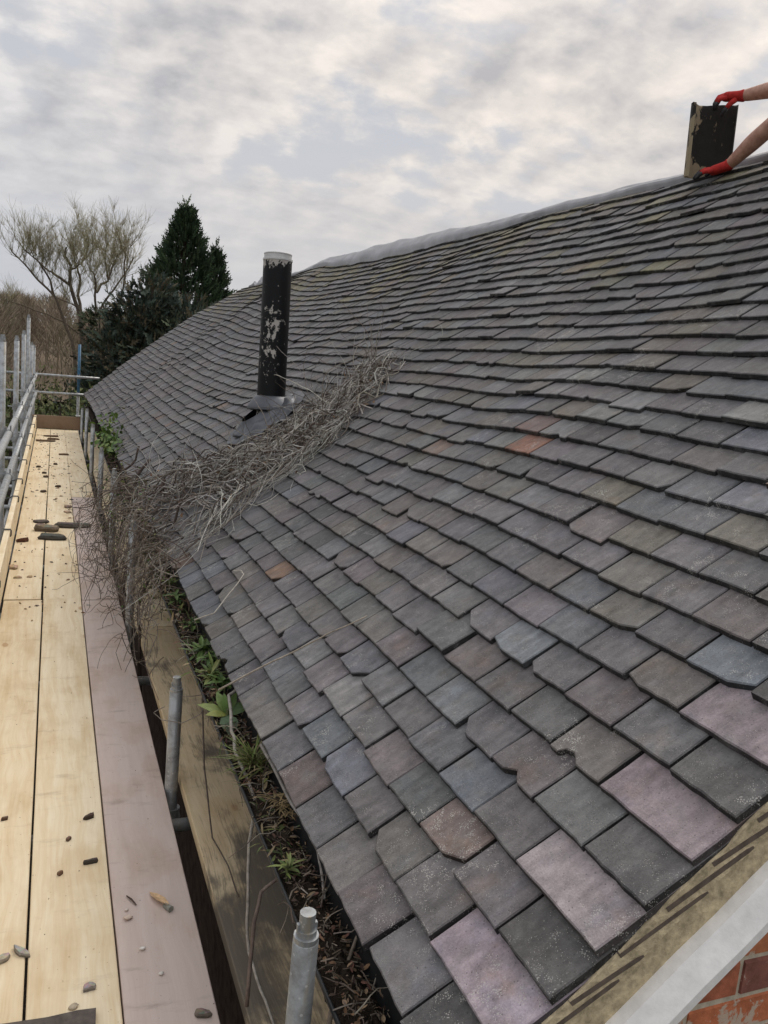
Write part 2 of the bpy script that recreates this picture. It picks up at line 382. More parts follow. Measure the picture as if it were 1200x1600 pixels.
def tile_geom(b, y, s, w, L, tint, r, chips='', fine=True, lift=0.0, tw=0.0, rollv=0.0, tilt_h=0.042):
    """tile with tail centre at (y, s); adds to builder b"""
    pl = outline(w, L, r, chips, fine)
    p0 = surf(y, s, tilt_h + lift); p1 = surf(y, min(s + L, SMAX + .05), 0.0)
    V = (p1 - p0).normalized()
    q0 = surf(y - w / 2, s); q1 = surf(y + w / 2, s)
    U = (q1 - q0).normalized(); U = (U - V * U.dot(V)).normalized()
    # small in-plane twist and roll
    U, V = (U * math.cos(tw) + V * math.sin(tw)).normalized(), (V * math.cos(tw) - U * math.sin(tw)).normalized()
    N = U.cross(V)
    if N.dot(NRM) < 0: N = -N
    U = (U * math.cos(rollv) + N * math.sin(rollv)).normalized(); N = U.cross(V)
    if N.dot(NRM) < 0: N = -N
    cam_ = 0.0
    P3 = lambda a, v, h: p0 + U * a + V * v + N * h
    n = len(pl)
    cx = 0; cy = L * .4
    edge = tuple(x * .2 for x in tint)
    if fine:
        ins = []
        for (a, v) in pl:
            da, dv = cx - a, cy - v; d = math.hypot(da, dv)
            ins.append((a + da / d * .0028, v + dv / d * .0028))
        vs = [P3(a, v, 0) for a, v in ins] + [P3(a, v, -.0028) for a, v in pl] + [P3(a, v, -TH) for a, v in pl]
        fs = [tuple(range(n))]; cs = [tint]
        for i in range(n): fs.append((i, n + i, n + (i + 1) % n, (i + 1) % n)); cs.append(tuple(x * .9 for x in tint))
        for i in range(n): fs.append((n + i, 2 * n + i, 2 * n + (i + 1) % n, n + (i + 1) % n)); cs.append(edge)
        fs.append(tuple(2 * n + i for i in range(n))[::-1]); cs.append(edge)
    else:
        vs = [P3(a, v, 0) for a, v in pl] + [P3(a, v, -TH) for a, v in pl]
        fs = [tuple(range(n))]; cs = [tint]
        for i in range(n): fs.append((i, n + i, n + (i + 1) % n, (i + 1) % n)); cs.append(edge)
    b.add(vs, fs, cs)
    return p0 + V * (L * .4)
def vary(c, r, a=.12):
    k = 1 + r.uniform(-a, a); return tuple(x * k * (1 + r.uniform(-.03, .03)) for x in c)
PAL = [((.118, .110, .112), 40), ((.112, .112, .116), 18), ((.124, .112, .104), 12), ((.092, .089, .090), 14), ((.146, .144, .143), 10), ((.120, .106, .106), 10), ((.116, .110, .102), 5), ((.15, .105, .085), 1.2), ((.122, .126, .138), 6)]
def pick(r):
    x = r.uniform(0, sum(w for _, w in PAL))
    for c, w in PAL:
        x -= w
        if x <= 0: return c
    return PAL[0][0]
GA = 0.1035
tiles = []
tr = random.Random(21)
for k in range(35):
    s0 = .016 + GA * k
    if s0 > SMAX - .03: break
    L = min(.265, SMAX - s0 + .01)
    y = Y0; i = 0
    while y < Y1 - .05:
        w = .165
        if i == 0 and k % 2 == 1: w = .248
        if y + w > Y1: w = Y1 - y
        yc = y + w / 2
        tint = pick(tr)
        # slow drifts of colour over the slope
        if s0 > 2.2 and yc > 3:
            f = min(1, (s0 - 2.2) / 1.0) * (0.5 + .7 * mnoise.noise((yc * .55, s0 * 1.3, 8.1)) + (.35 if yc > 9 else 0))
            if tr.random() < max(0, f): tint = tr.choice([(.148, .132, .080), (.126, .118, .088), (.165, .148, .092), (.130, .124, .108), (.145, .122, .09)])
        elif s0 > 1.0 and tr.random() < .08: tint = (.128, .114, .098)
        if yc > 9.5 and s0 < 1.4 and tr.random() < .4: tint = (.140, .124, .122)
        if s0 > 1.3 and tr.random() < .10: tint = (.155, .152, .152)
        if yc > 7: tint = tuple(c * 1.1 for c in tint)
        if i == 0:
            tint = (.218, .182, .190) if k in (1, 3, 5, 7) else (.080, .077, .075)
        sp = ''
        if abs(yc - 2.47) < .083 and abs(s0 - 1.26) < .05: tint = (.21, .112, .078); sp = 'o'
        if abs(yc - 2.62) < .083 and abs(s0 - 1.36) < .05: tint = (.155, .11, .10)
        if abs(yc - 3.02) < .083 and abs(s0 - .33) < .05: tint = (.175, .110, .08)
        if abs(yc - 3.95) < .083 and abs(s0 - .02) < .05: tint = (.16, .105, .085)
        if abs(yc - 1.45) < .083 and abs(s0 - 1.26) < .05: tint = (.20, .205, .22)
        if k == 2 and i == 2: tint = (.135, .103, .095)
        if k == 0 and abs(yc - 1.75) < .09: tint = (.13, .10, .095)
        tint = vary(tuple(c * m_ for c, m_ in zip(tint, ((.86 - .08 * min(1, max(0, (yc - 6) / 5))) + .40 * max(0, min(1, (3.6 - yc) / 1.6)) * max(0, min(1, (1.9 - s0) / .9)),) * 3)), tr, .15)
        chips = ''
        if i > 0:
            for ch, pr in (('l', .075), ('r', .075), ('m', .02)):
                if tr.random() < pr: chips += ch
        lift = max(0, tr.gauss(0, .0022)); 
        if tr.random() < .05: lift += tr.uniform(.004, .011)
        ds = tr.gauss(0, .003) - (tr.uniform(.008, .03) if tr.random() < .025 and i > 0 and k > 0 else 0)
        ds += .010 * mnoise.noise((yc * .8, k * .37, 2.2)) if i > 0 else 0
        tiles.append(dict(y=yc, s=s0 + ds, w=w - .0035 - abs(tr.gauss(0, .0012)), L=L, c=tint, chips=chips, lift=lift, tw=tr.gauss(0, .011) if i else 0, roll=tr.gauss(0, .009), k=k, i=i))
        y += w + (.0015 if i else .002) + abs(tr.gauss(0, .001)); i += 1
def px_area(q):
    c = [(q['y'] - q['w'] / 2, q['s']), (q['y'] + q['w'] / 2, q['s']), (q['y'] + q['w'] / 2, q['s'] + GA), (q['y'] - q['w'] / 2, q['s'] + GA)]
    pp = [project(surf(a, s_, .03)) for a, s_ in c]
    if any(p is None for p in pp): return 0
    mx = sum(p[0] for p in pp) / 4; my = sum(p[1] for p in pp) / 4
    if not (-20 < mx < 1220 and -20 < my < 1620): return 0
    return abs(sum(pp[i][0] * pp[(i + 1) % 4][1] - pp[(i + 1) % 4][0] * pp[i][1] for i in range(4))) / 2
for q in tiles: q['a'] = px_area(q)
tiles.sort(key=lambda q: -q['a'])
rest = MB(); tr2 = random.Random(5)
FL = (5.54, 1.02)
for n, q in enumerate(tiles):
    fine = n < 900
    kw = dict(chips=q['chips'], fine=fine, lift=q['lift'], tw=q['tw'], rollv=q['roll'])
    if n < 290:
        b = MB(); c = tile_geom(b, q['y'], q['s'], q['w'], q['L'], q['c'], tr2, **kw)
        o = b.build('roof_tile', MT, roof, c); o.location = c - HO
    else:
        tile_geom(rest, q['y'], q['s'], q['w'], q['L'], q['c'], tr2, **kw)
rest.build('roof_tile', MT, roof, HO, kind='stuff')

# eave: fascia, gutter, walls
b = MB(); b.box((.70, Y0 + .03, -2.4), (.73, Y1 - .05, .42)); b.build('side_wall', M_SWALL, house, HO)
b = MB(); b.box((.655, Y0 + .02, .36), (.678, Y1 - .04, .575)); b.build('fascia', M_GUT, house, HO)
GX, GZ, GR = .562, .480, .062
def gz(y): return GZ - .012 * math.sin(y * .8) * .3 - .03 * g(y, 7.5, 2.5)
b = MB()
def gut(u, v, r):
    y = .82 + u * (Y1 - .9); a = math.pi + v * math.pi
    return Vector((GX + r * math.cos(a), y, gz(y) + r * math.sin(a)))
b.grid(lambda u, v: gut(u, v, GR), 40, 10); b.grid(lambda u, v: gut(u, 1 - v, GR - .004), 40, 10)
for sgn in (-1, 1): b.tube([(GX + sgn * (GR - .001), .82 + u / 40 * (Y1 - .9), gz(.82 + u / 40 * (Y1 - .9))) for u in range(41)], .0045, 6)
gutter = b.build('gutter', M_GUT, house, HO, smooth=True)
b = MB(); b.grid(lambda u, v: Vector((.612 - .022 * v + .004 * mnoise.noise((u * 60, v * 2, 1)), Y0 + .01 + u * 5.5, .560 - .115 * v - .0 * u)), 60, 5); b.build('eaves_felt', M_GUT, house, HO)
# soil and litter in the gutter
sr = random.Random(3)
b = MB()
b.grid(lambda u, v: Vector((GX - GR + .006 + v * (2 * GR - .012), .84 + u * 14.6, gz(.84 + u * 14.6) - .004 - .020 * abs(v - .5) * 2 + .016 * mnoise.noise((u * 300, v * 6, 1.0)) + .012 * mnoise.noise((u * 1200, v * 18, 5.0)))), 700, 9)
b.build('gutter_soil', M_SOIL, smooth=True, kind='stuff', label='dark soil and moss filling the gutter', category='soil')
b = MB()
def leaf(b, p, d, n, L, W, c, fold=.25, curl=.2):
    d = Vector(d).normalized(); n = Vector(n); n = (n - d * n.dot(d)).normalized(); w = d.cross(n)
    prof = [(0, .08), (.25, .8), (.55, 1.0), (.8, .6), (1, .03)]
    vs = []; 
    for u, k in prof:
        c0 = Vector(p) + d * (u * L) + n * (-curl * L * u * u)
        vs += [c0 + w * (k * W / 2) + n * (fold * k * W / 2), c0, c0 - w * (k * W / 2) + n * (fold * k * W / 2)]
    fs = []
    for i in range(4):
        a = i * 3; fs += [(a, a + 1, a + 4, a + 3), (a + 1, a + 2, a + 5, a + 4)]
    b.add(vs, fs, c)
def rvec(r): 
    while True:
        v = Vector((r.uniform(-1, 1), r.uniform(-1, 1), r.uniform(-1, 1)))
        if .1 < v.length < 1: return v.normalized()
for i in range(4200):
    y = .84 + (sr.random() ** 1.6) * 9; x = GX + sr.uniform(-1, 1) * (GR - .012)
    z = gz(y) - .002 + sr.uniform(-.004, .012)
    if sr.random() < .45:
        d = rvec(sr); d.z *= .35
        leaf(b, (x, y, z), d, (sr.uniform(-.5, .5), sr.uniform(-.5, .5), 1), sr.uniform(.005, .024), sr.uniform(.003, .011), vary(sr.choice([(.20, .12, .07), (.10, .065, .04), (.30, .21, .13), (.06, .04, .03), (.16, .08, .06)]), sr, .3), curl=sr.uniform(-.5, .8))
    else:
        d = rvec(sr); d.z *= .4; L = sr.uniform(.006, .03)
        b.tube([(x, y, z), Vector((x, y, z)) + d * L], sr.uniform(.0006, .0018), 3, vary(sr.choice([(.16, .12, .09), (.05, .04, .03), (.14, .11, .08), (.22, .18, .14)]), sr, .3))
for i in range(700):
    y = 1.7 + sr.random() * 3.2; x = GX + sr.uniform(-1, 1) * (GR + .008); z = gz(y)
    d = Vector((sr.uniform(-1, 1), sr.uniform(-1, 1), sr.uniform(-.1, 1.0)))
    leaf(b, (x, y, z), d, (sr.uniform(-.5, .5), sr.uniform(-.5, .5), 1), sr.uniform(.015, .06), sr.uniform(.003, .011), vary(sr.choice([(.10, .12, .04), (.14, .15, .05), (.22, .16, .09), (.12, .07, .05), (.06, .08, .03), (.28, .22, .13)]), sr, .3), curl=sr.uniform(-.3, .9))
for i in range(170):
    y = .95 + sr.random() * 4.2; x = GX + sr.uniform(-1.2, 1.1) * GR; p = Vector((x, y, gz(y) + .005)); d = rvec(sr); d.z = abs(d.z) * .5; pts = [p]
    for k in range(5): d = (d + rvec(sr) * .45 - Vector((0, 0, .12))).normalized(); pts.append(pts[-1] + d * sr.uniform(.012, .03))
    b.tube(pts, [.0018, .0016, .0014, .0012, .001, .0007], 4, vary(sr.choice([(.2, .17, .14), (.13, .10, .08), (.30, .27, .22)]), sr, .3), cap=False)
b.build('leaf_litter', M_LEAFD, kind='stuff', label='brown leaf litter and twigs lying in the gutter', category='leaf litter')

# verge: mortar bed, tile slips, white barge, gable bricks
def vrg(s, h, y): return Vector((X0, y, Z0)) + UPS * s + NRM * h
def sprism(b, s0, s1, h0, h1, y0, y1, c=None, n=1, jit=0, r=None):
    """bar along the slope between s0,s1, heights h0..h1, and y0..y1"""
    vs = []
    for i in range(n + 1):
        s = s0 + (s1 - s0) * i / n; j = (r.uniform(-jit, jit) if r else 0); j2 = (r.uniform(-jit, jit) if r else 0)
        vs += [vrg(s, h0 + j, y0), vrg(s, h0 + j, y1), vrg(s, h1 + j2, y1), vrg(s, h1 + j2, y0)]
    fs = [(0, 1, 2, 3), tuple(4 * n + k for k in (3, 2, 1, 0))]
    for i in range(n):
        a = 4 * i
        for k in range(4): fs.append((a + k, a + 4 + k, a + 4 + (k + 1) % 4, a + (k + 1) % 4))
    b.add(vs, fs, c)
vr = random.Random(11)
b = MB(); sprism(b, .0, SMAX, -.098, .004, .914, .97, n=60, jit=.0025, r=vr); sprism(b, .0, SMAX, -.032, .012, .9055, .93, n=90, jit=.003, r=vr); mort = b.build('verge_mortar', M_MORTAR, house, HO)
for k in range(34):
    s0 = .03 + GA * k; b = MB()
    L = vr.uniform(.13, .19); h = -.018 + vr.uniform(-.008, .006); th = vr.uniform(.008, .011)
    vs = []
    for u, hh, tt in ((0, .006, th), (.5, -.012, th), (.93, -.028, th * .95), (1, -.031, th * .45)):
        s = s0 + u * L + .01
        vs += [vrg(s, hh - tt / 2, .9045), vrg(s, hh - tt / 2, .94), vrg(s, hh + tt / 2, .94), vrg(s, hh + tt / 2, .9045)]
    fs = [(0, 1, 2, 3), (15, 14, 13, 12)]
    for i in range(3):
        a = 4 * i
        for kk in range(4): fs.append((a + kk, a + 4 + kk, a + 4 + (kk + 1) % 4, a + (kk + 1) % 4))
    b.add(vs, fs); b.build('tile_slip', M_SLIP, mort, HO)
b = MB(); vs = []
for i in range(41):
    q = -.02 + (SMAX + .02) * i / 40; jj = vr.uniform(-.0015, .0015)
    vs += [vrg(q, -.090 + jj, .935), vrg(q, -.092 + jj, .893), vrg(q, -.128 + jj, .8665), vrg(q, -.148, .869), vrg(q, -.160, .935)]  # outer face sloped upward to catch sky light and look brighter
fs = [(0, 1, 2, 3, 4), (204, 203, 202, 201, 200)]
for i in range(40):
    for k in range(5): fs.append((i * 5 + k, i * 5 + 5 + k, i * 5 + 5 + (k + 1) % 5, i * 5 + (k + 1) % 5))
b.add(vs, fs); b.build('barge_board', M_WHITE, house, HO)
gw = MB(); gw.add([(.70, .952, -2.4), (4.6, .952, -2.4), (RX, .952, RZ - .12), (.70, .952, .52)], [(0, 1, 2, 3)])
gw2 = MB(); gw2.add([(.70, Y1 - .02, -2.4), (5.9, Y1 - .02, -2.4), (RX, Y1 - .02, RZ - .12), (.70, Y1 - .02, .52)], [(3, 2, 1, 0)])
gwall = gw.build('gable_wall', M_JOINT, house, HO); gw2.build('gable_wall', M_SWALL, house, HO)
bricks = []
row = 0; z = -2.39
while z < 2.6:
    x = .71 + (.1125 if row % 2 else 0)
    if row % 2 and z < .47: bricks.append((.71, .1025, z))
    while x < 5.0:
        if z < .55 + (x - .57) * .839 - .20 and (x < 3.3 or z < .55 + (6.0 - x) * .839 - .2): bricks.append((x, .215, z))
        x += .225
    z += .075; row += 1
def brick_geom(b, x, w, z):
    j = lambda: vr.uniform(-.004, .004)
    y0 = .9475 + vr.uniform(-.002, .002); y1 = .96
    c = vary(vr.choice([(.50, .16, .08), (.44, .13, .065), (.52, .20, .10), (.36, .12, .07), (.28, .12, .09)]), vr, .2)
    vs = [(x + j(), y0, z + j()), (x + w + j(), y0, z + j()), (x + w - .006 + j(), y0, z + .057 + j()), (x + j(), y0, z + .057 + j())]
    e = .004
    vs2 = [(x - e, y1, z - e), (x + w + e, y1, z - e), (x + w + e, y1, z + .065 + e), (x - e, y1, z + .065 + e)]
    b.add(vs + vs2, [(0, 1, 2, 3), (0, 4, 5, 1), (1, 5, 6, 2), (2, 6, 7, 3), (3, 7, 4, 0)], c)
far = MB()
def bkey(q):
    p = project((q[0] + q[1] / 2, .944, q[2] + .03)); 
    return 1e9 if p is None else math.hypot(p[0] - 1180, p[1] - 1580)
bricks.sort(key=bkey)
for n, q in enumerate(bricks):
    if n < 70:
        b = MB(); brick_geom(b, *q); c = Vector((q[0], .95, q[2])); o = b.build('brick', M_BRICK, gwall, c); o.location = c - HO
    else: brick_geom(far, *q)
far.build('brick', M_BRICK, gwall, HO, kind='stuff')

# ------------------------------------------------------------------ ridge membrane
mr = random.Random(9)
def ridge(y):
    s = SMAX
    p = surf(y, s); return p
def membrane(u, v, th=0.0):
    y = 2.0 + u * 13.5
    p = ridge(y)
    fat = .010 + .105 * g(y, 8.6, 2.2) + .012 * g(y, 4.4, .5) + .045 * g(y, 14.6, .5)
    lo = .05 + .10 * g(y, 8.8, 2.2) + .05 * g(y, 14.7, .5) + .03 * mnoise.noise((y * 1.3, 0, 7)) - (.03 * g(y, 12.7, .6))
    nz = .014 * mnoise.noise((y * 2.2, v * 2.5, 3.3)) + .008 * mnoise.noise((y * 6, v * 5, 1.3)) + (.065 * mnoise.noise((y * 3.5, v * 3, 8.3)) * min(1, y - 12.6) if y > 12.6 else 0)
    a = v * 2 - 1    # -1 near edge .. +1 far edge
    if a < 0:
        q = -a
        x = p.x + .01 - q * (lo * CA + .02); z = p.z + .036 + fat * (1 - q * q) ** .5 * 1.0 - q * lo * SA - .0
        if q > .85: z -= (q - .85) * .12; x += (q - .85) * .12
    else:
        x = p.x + .01 + a * .22; z = p.z + .036 + fat * (1 - a * a) ** .5 - a * .19
    return Vector((x, y, z + nz + th))
b = MB(); b.grid(lambda u, v: membrane(u, v, 0), 190, 22); b.grid(lambda u, v: membrane(u, 1 - v, -.004), 190, 22)
b.build('ridge_membrane', M_FELT, smooth=True, label='grey roofing membrane draped in a loose roll along the ridge', category='membrane')

# ------------------------------------------------------------------ flue
fb = Vector((1.370, 5.54, 1.19)); ft = Vector((1.362, 5.60, 2.31)); ax = (ft - fb).normalized()
flue = empty('flue_pipe', fb, 'tall black flue pipe with flaking paint standing on the roof slope', 'flue pipe')
b = MB(); n = 40
def ringpts(t_, r, n=32):
    c = fb + (ft - fb) * t_; e1 = Vector((1, 0, 0)); e2 = ax.cross(e1).normalized(); e1 = e2.cross(ax)
    return [c + e1 * (r * math.cos(2 * math.pi * k / n)) + e2 * (r * math.sin(2 * math.pi * k / n)) for k in range(n)]
def lathe(b, prof, n=32):
    rs = [ringpts(t_, r, n) for t_, r in prof]; vs = [q for r in rs for q in r]; fs = []
    for i in range(len(prof) - 1):
        for k in range(n): fs.append((i * n + k, i * n + (k + 1) % n, (i + 1) * n + (k + 1) % n, (i + 1) * n + k))
    b.add(vs, fs)
b = MB(); lathe(b, [(-.12, .095), (.3, .095), (.7, .095), (.965, .095)]); b.build('pipe', M_FLUE, flue, fb, smooth=True)
b = MB(); lathe(b, [(.955, .0955), (.958, .0985), (.968, .0985), (.970, .091), (.990, .091), (.993, .093), (.998, .093), (1.0, .089), (1.0, .078), (.9, .078), (.9, .0)]); b.build('top_ring', M_CAP, flue, fb)
b = MB(); lathe(b, [(.165, .097), (.162, .106), (.150, .118), (.112, .150), (.085, .160), (.078, .158), (.105, .146), (.150, .10)]); b.build('storm_collar', M_LEAD, flue, fb, smooth=True)
def flash(u, v):
    a = u * 2 * math.pi; r = .112 + v * .17
    yy = fb.y + math.cos(a) * r * (1.0 + .15 * v); dx = math.sin(a) * r
    s = (fb.x - X0) / CA - .02 + dx / CA * (.85 if v > .5 else 1)
    h = .046 + .06 * (1 - v) ** 1.6 + .02 * mnoise.noise((math.cos(a) * 3, math.sin(a) * 3, v * 4))
    pt = surf(yy, s, h if v > .05 else .12)
    return pt
b = MB(); b.grid(flash, 48, 10); b.build('lead_flashing', M_LEAD, flue, fb, smooth=True)

# ------------------------------------------------------------------ scaffold
sc = empty('scaffold', (.05, 6, -2.4), 'galvanised tube scaffold with guard rails standing along the eaves', 'scaffold'); SO = Vector((.05, 6, -2.4))
def pole(x, y, top, lean=(0, 0), spig=.055, m=M_GALV, r=.0242, bot=-2.4, name='standard'):
    b = MB(); p1 = Vector((x, y, top)); p0 = Vector((x - lean[0], y - lean[1], bot))
    b.tube([p0, p0.lerp(p1, .5), p1 - Vector((0, 0, .002)), p1], [r, r, r, r - .002], 18)
    o = b.build(name, m, sc, SO, smooth=False)
    for pl in o.data.polygons: pl.use_smooth = len(pl.vertices) == 4
    if spig:
        b = MB(); q = p1
        b.tube([q, q + Vector((0, 0, .010))], [.0235, .0235], 14)
        b.tube([q + Vector((0, 0, .010)), q + Vector((0, 0, .022))], [.0195, .0185], 14)
        b.tube([q + Vector((0, 0, .022)), q + Vector((0, 0, spig))], [.0150, .0150], 14)
        b.box((q.x - .019, q.y - .004, q.z + .018), (q.x + .019, q.y + .004, q.z + .034))
        b.build('spigot', m, o, SO)
    return o
inner = [(.452, 1.285, .600), (.449, 2.965, .385), (.449, 4.93, .565), (.447, 6.62, .625), (.447, 8.5, .55), (.447, 10.55, .595), (.447, 12.6, .62), (.447, 14.6, .47)]
for i, (x, y, zt) in enumerate(inner): pole(x, y, zt, (.02 if i == 0 else 0, 0), .055 if i < 6 else .03)
outer = [(-.337, 2.2, 1.62), (-.337, 4.3, 1.60), (-.335, 6.4, 1.565), (-.335, 8.74, 1.555), (-.335, 10.7, 1.615), (-.335, 12.48, 1.835), (-.335, 14.4, 1.45), (-.335, 16.1, 1.39), (-.337, .1, 1.6)]
for x, y, zt in outer: pole(x, y, zt, (0, 0), .05)
pole(.41, 15.95, .62, spig=0); b = MB(); b.tube([(.41, 15.95, .62), (.41, 15.95, 1.52)], .0246, 16); b.build('blue_standard', M_BLUE, sc, SO, smooth=True)
b = MB(); b.box((.375, 15.85, .245), (.455, 15.99, .262)); b.build('board_clip', M_CAP, sc, SO)
def bar(name, p0, p1, r=.0242, m=M_GALV):
    b = MB(); p0, p1 = Vector(p0), Vector(p1); b.tube([p0, p0.lerp(p1, .33), p0.lerp(p1, .67), p1], r, 14)
    o = b.build(name, m, sc, SO)
    for pl in o.data.polygons: pl.use_smooth = len(pl.vertices) == 4
    return o
RXL = -.288
for zz, y1 in ((.93, 15.9), (.62, 15.75)):
    bar('guard_rail', (RXL, -1.5, zz + .01), (RXL, 7.4, zz)); bar('guard_rail', (RXL, 7.42, zz), (RXL, y1, zz))
for zz, x1 in ((.945, .755), (.635, .61)): bar('guard_rail', (-.80, 15.82, zz - .005), (x1, 15.82, zz + .005))
for zz in (-.115, -1.3):
    bar('ledger', (-.388, -1.5, zz), (-.388, 16.2, zz)); bar('ledger', (.600, -1.5, zz - .12), (.600, 15.6, zz - .12))
for y in (.6, 1.65, 2.80, 4.18, 5.3, 6.45, 7.6, 8.8, 10.0, 11.2, 12.3, 13.4, 14.5, 15.5): bar('transom', (-.62 - .1 * (int(y * 7) % 3), y, -.066), (.66, y, -.066))
def coupler(x, y, z, dx=-.048):
    b = MB(); b.tube([(x, y - .022, z), (x, y + .022, z)], .031, 12); b.tube([(x + dx, y, z - .028), (x + dx, y, z + .028)], .031, 12)
    b.box((x - .036, y - .012, z + .020), (x - .012, y + .012, z + .046)); b.tube([(x + .012, y, z + .02), (x + .012, y, z + .058)], .006, 6); b.tube([(x + dx - .02, y + .036, z), (x + dx - .07, y + .05, z)], .006, 6)
    b.build('coupler', M_GALV, sc, SO)
for x, y, zt in outer[1:8]:
    for zz in (.93, .62): coupler(RXL, y, zz)
for y in (15.82,):
    for zz in (.94, .63): coupler(.41, y + .06, zz, 0)
for (x, y, zt) in inner: coupler(.455, y, -.115, .0)

# boards: separate loose things
br = random.Random(2)
def board(x0, x1, y0, y1, m, label, group='scaffold boards', z=0, th=.038, cat='scaffold board', rz=0.0, tip=0):
    b = MB(); w = x1 - x0; L = y1 - y0; c = Vector(((x0 + x1) / 2, (y0 + y1) / 2, z))
    e = .0025; ny = 14
    prof = [(-w / 2, -e), (-w / 2 + e, 0), (w / 2 - e, 0), (w / 2, -e), (w / 2, -th), (-w / 2, -th)]
    vs = []; cup = br.uniform(-.001, .001); bow = br.uniform(-.002, .002)
    for j in range(ny + 1):
        yy = -L / 2 + L * j / ny; jt = br.uniform(-.0006, .0006)
        for (a, h) in prof: vs.append((a + jt + bow * math.sin(math.pi * j / ny), yy, h + cup * abs(a) / w))
    fs = []; k = len(prof)
    for j in range(ny):
        for i in range(k): fs.append((j * k + i, j * k + (i + 1) % k, (j + 1) * k + (i + 1) % k, (j + 1) * k + i))
    fs += [tuple(range(k))[::-1], tuple(ny * k + i for i in range(k))]
    fs = [f[::-1] for f in fs]
    b.add(vs, fs)
    o = b.build('scaffold_board', m, label=label, category=cat)
    if group: o['group'] = group
    o.location = c; o.rotation_euler.z = rz
    return o
A0, A1 = -.2590, -.0385; B0, B1 = -.0300, .1925; C0, C1 = .1975, .4215
board(A0, A1, 1.2, 5.42, M_NEW, 'pale new board nearest the camera in the row under the rail', z=0)
board(A0, -.0440, 5.445, 9.06, M_NEW, 'pale board strewn with slate shards in the row under the rail', z=.001, rz=-.0012)
board(A0, A1, 9.07, 15.80, M_NEW, 'farthest pale board in the row beside the rails, dotted with dark chips')
board(B0, B1, 1.2, 5.45, M_NEW, 'pale new middle board nearest the camera, with two dark bark chips', z=.0005)
board(B0 - .003, B1 + .001, 5.453, 9.10, M_NEW, 'pale middle board beside the pinkish board, under the shard pile tip', z=-.001)
board(B0 - .002, B1 + .002, 9.11, 15.80, M_NEW, 'farthest pale middle board with a thin brown slat lying on it')
board(C0, C1, 1.2, 5.40, M_PINK, 'pinkish grey weathered board nearest the camera, next to the near steel posts')
board(C0 + .001, C1 + .001, 5.42, 9.10, M_PINK, 'pinkish board partly covered by the dead climber twigs', z=-.001)
board(C0, C1 - .001, 9.11, 15.80, M_NEW, 'farthest pale board at the roof side of the walkway')
board(.483, .706, 1.0, 4.75, M_OLD, 'black stained inner board under the eaves beside the gutter', z=.03)
board(.481, .704, 4.77, 8.6, M_NEW, 'inner board under the eaves behind the dead twigs', z=.028)
board(.481, .704, 8.62, 15.3, M_NEW, 'farthest inner board under the eaves by the distant posts', z=.03)
def toe(y0, y1, label):
    b = MB(); b.box((-.3085, y0, .004), (-.2705, y1, .229)); c = Vector((-.29, (y0 + y1) / 2, 0))
    o = b.build('toe_board', M_NEW, None, c, label=label, category='toe board', group='toe boards on edge'); return o, c
for y0, y1, lab in ((.4, 8.08, 'pale toe board on edge along the outer side, nearest the camera'), (8.1, 15.78, 'pale toe board on edge along the outer side, far end')):
    o, c = toe(y0, y1, lab)
    yy = y0 + .6
    while yy < y1 - .1:
        if yy > 4.5:
            b = MB(); b.tube([(-.42, yy, .20), (-.33, yy, .222), (-.312, yy, .238), (-.268, yy, .238), (-.262, yy, .228), (-.263, yy, .195), (-.268, yy, .185)], .006, 6)
            b.build('clip', M_DARKST, o, c, smooth=True)
        yy += 1.35
b = MB(); b.box((-.34, 15.845, .004), (.455, 15.883, .235)); b.build('end_toe_board', M_ENDB, label='brown toe board closing the far end of the walkway', category='toe board')

# ------------------------------------------------------------------ debris on the boards
dr = random.Random(17)
def stone(name, x, y, L, W, H, c, label, rz, cat, group=None, z=.001, slab=False, seed=0):
    if not slab and L < .03: return pebble(name, x, y, L, W, H, c, label, rz, cat, group, z, seed)
    r = random.Random(seed * 77 + int(x * 1000) + int(y * 100)); b = MB(); n = 9; P_ = []
    for i in range(n):
        a = 2 * math.pi * i / n + r.uniform(-.2, .2); k = r.uniform(.62, 1.12)
        ca, sa = math.cos(a), math.sin(a)
        P_.append((math.copysign(abs(ca) ** .7, ca) * k * L / 2, math.copysign(abs(sa) ** .7, sa) * k * W / 2))
    tl = r.uniform(-.25, .25)
    top = [(a * .86, w * .80, H * (.8 + .35 * r.random() + tl * a / L)) for a, w in P_]; mid_ = [(a, w, H * r.uniform(.35, .6)) for a, w in P_]; bot = [(a * .93, w * .93, 0) for a, w in P_]
    vs = top + mid_ + bot + [(L * r.uniform(-.1, .1), 0, H * 1.12)]; fs = []; cs = []
    for i in range(n):
        j = (i + 1) % n
        fs += [(3 * n, i, j), (i, n + i, n + j, j), (n + i, 2 * n + i, 2 * n + j, n + j)]
        cs += [tuple(q * r.uniform(.85, 1.25) for q in c), tuple(q * .8 for q in c), tuple(q * .6 for q in c)]
    b.add(vs, [f[::-1] for f in fs], cs)
    o = b.build(name, M_STONE, label=label, category=cat)
    if group: o['group'] = group
    o.location = (x, y, z); o.rotation_euler.z = rz
    return o
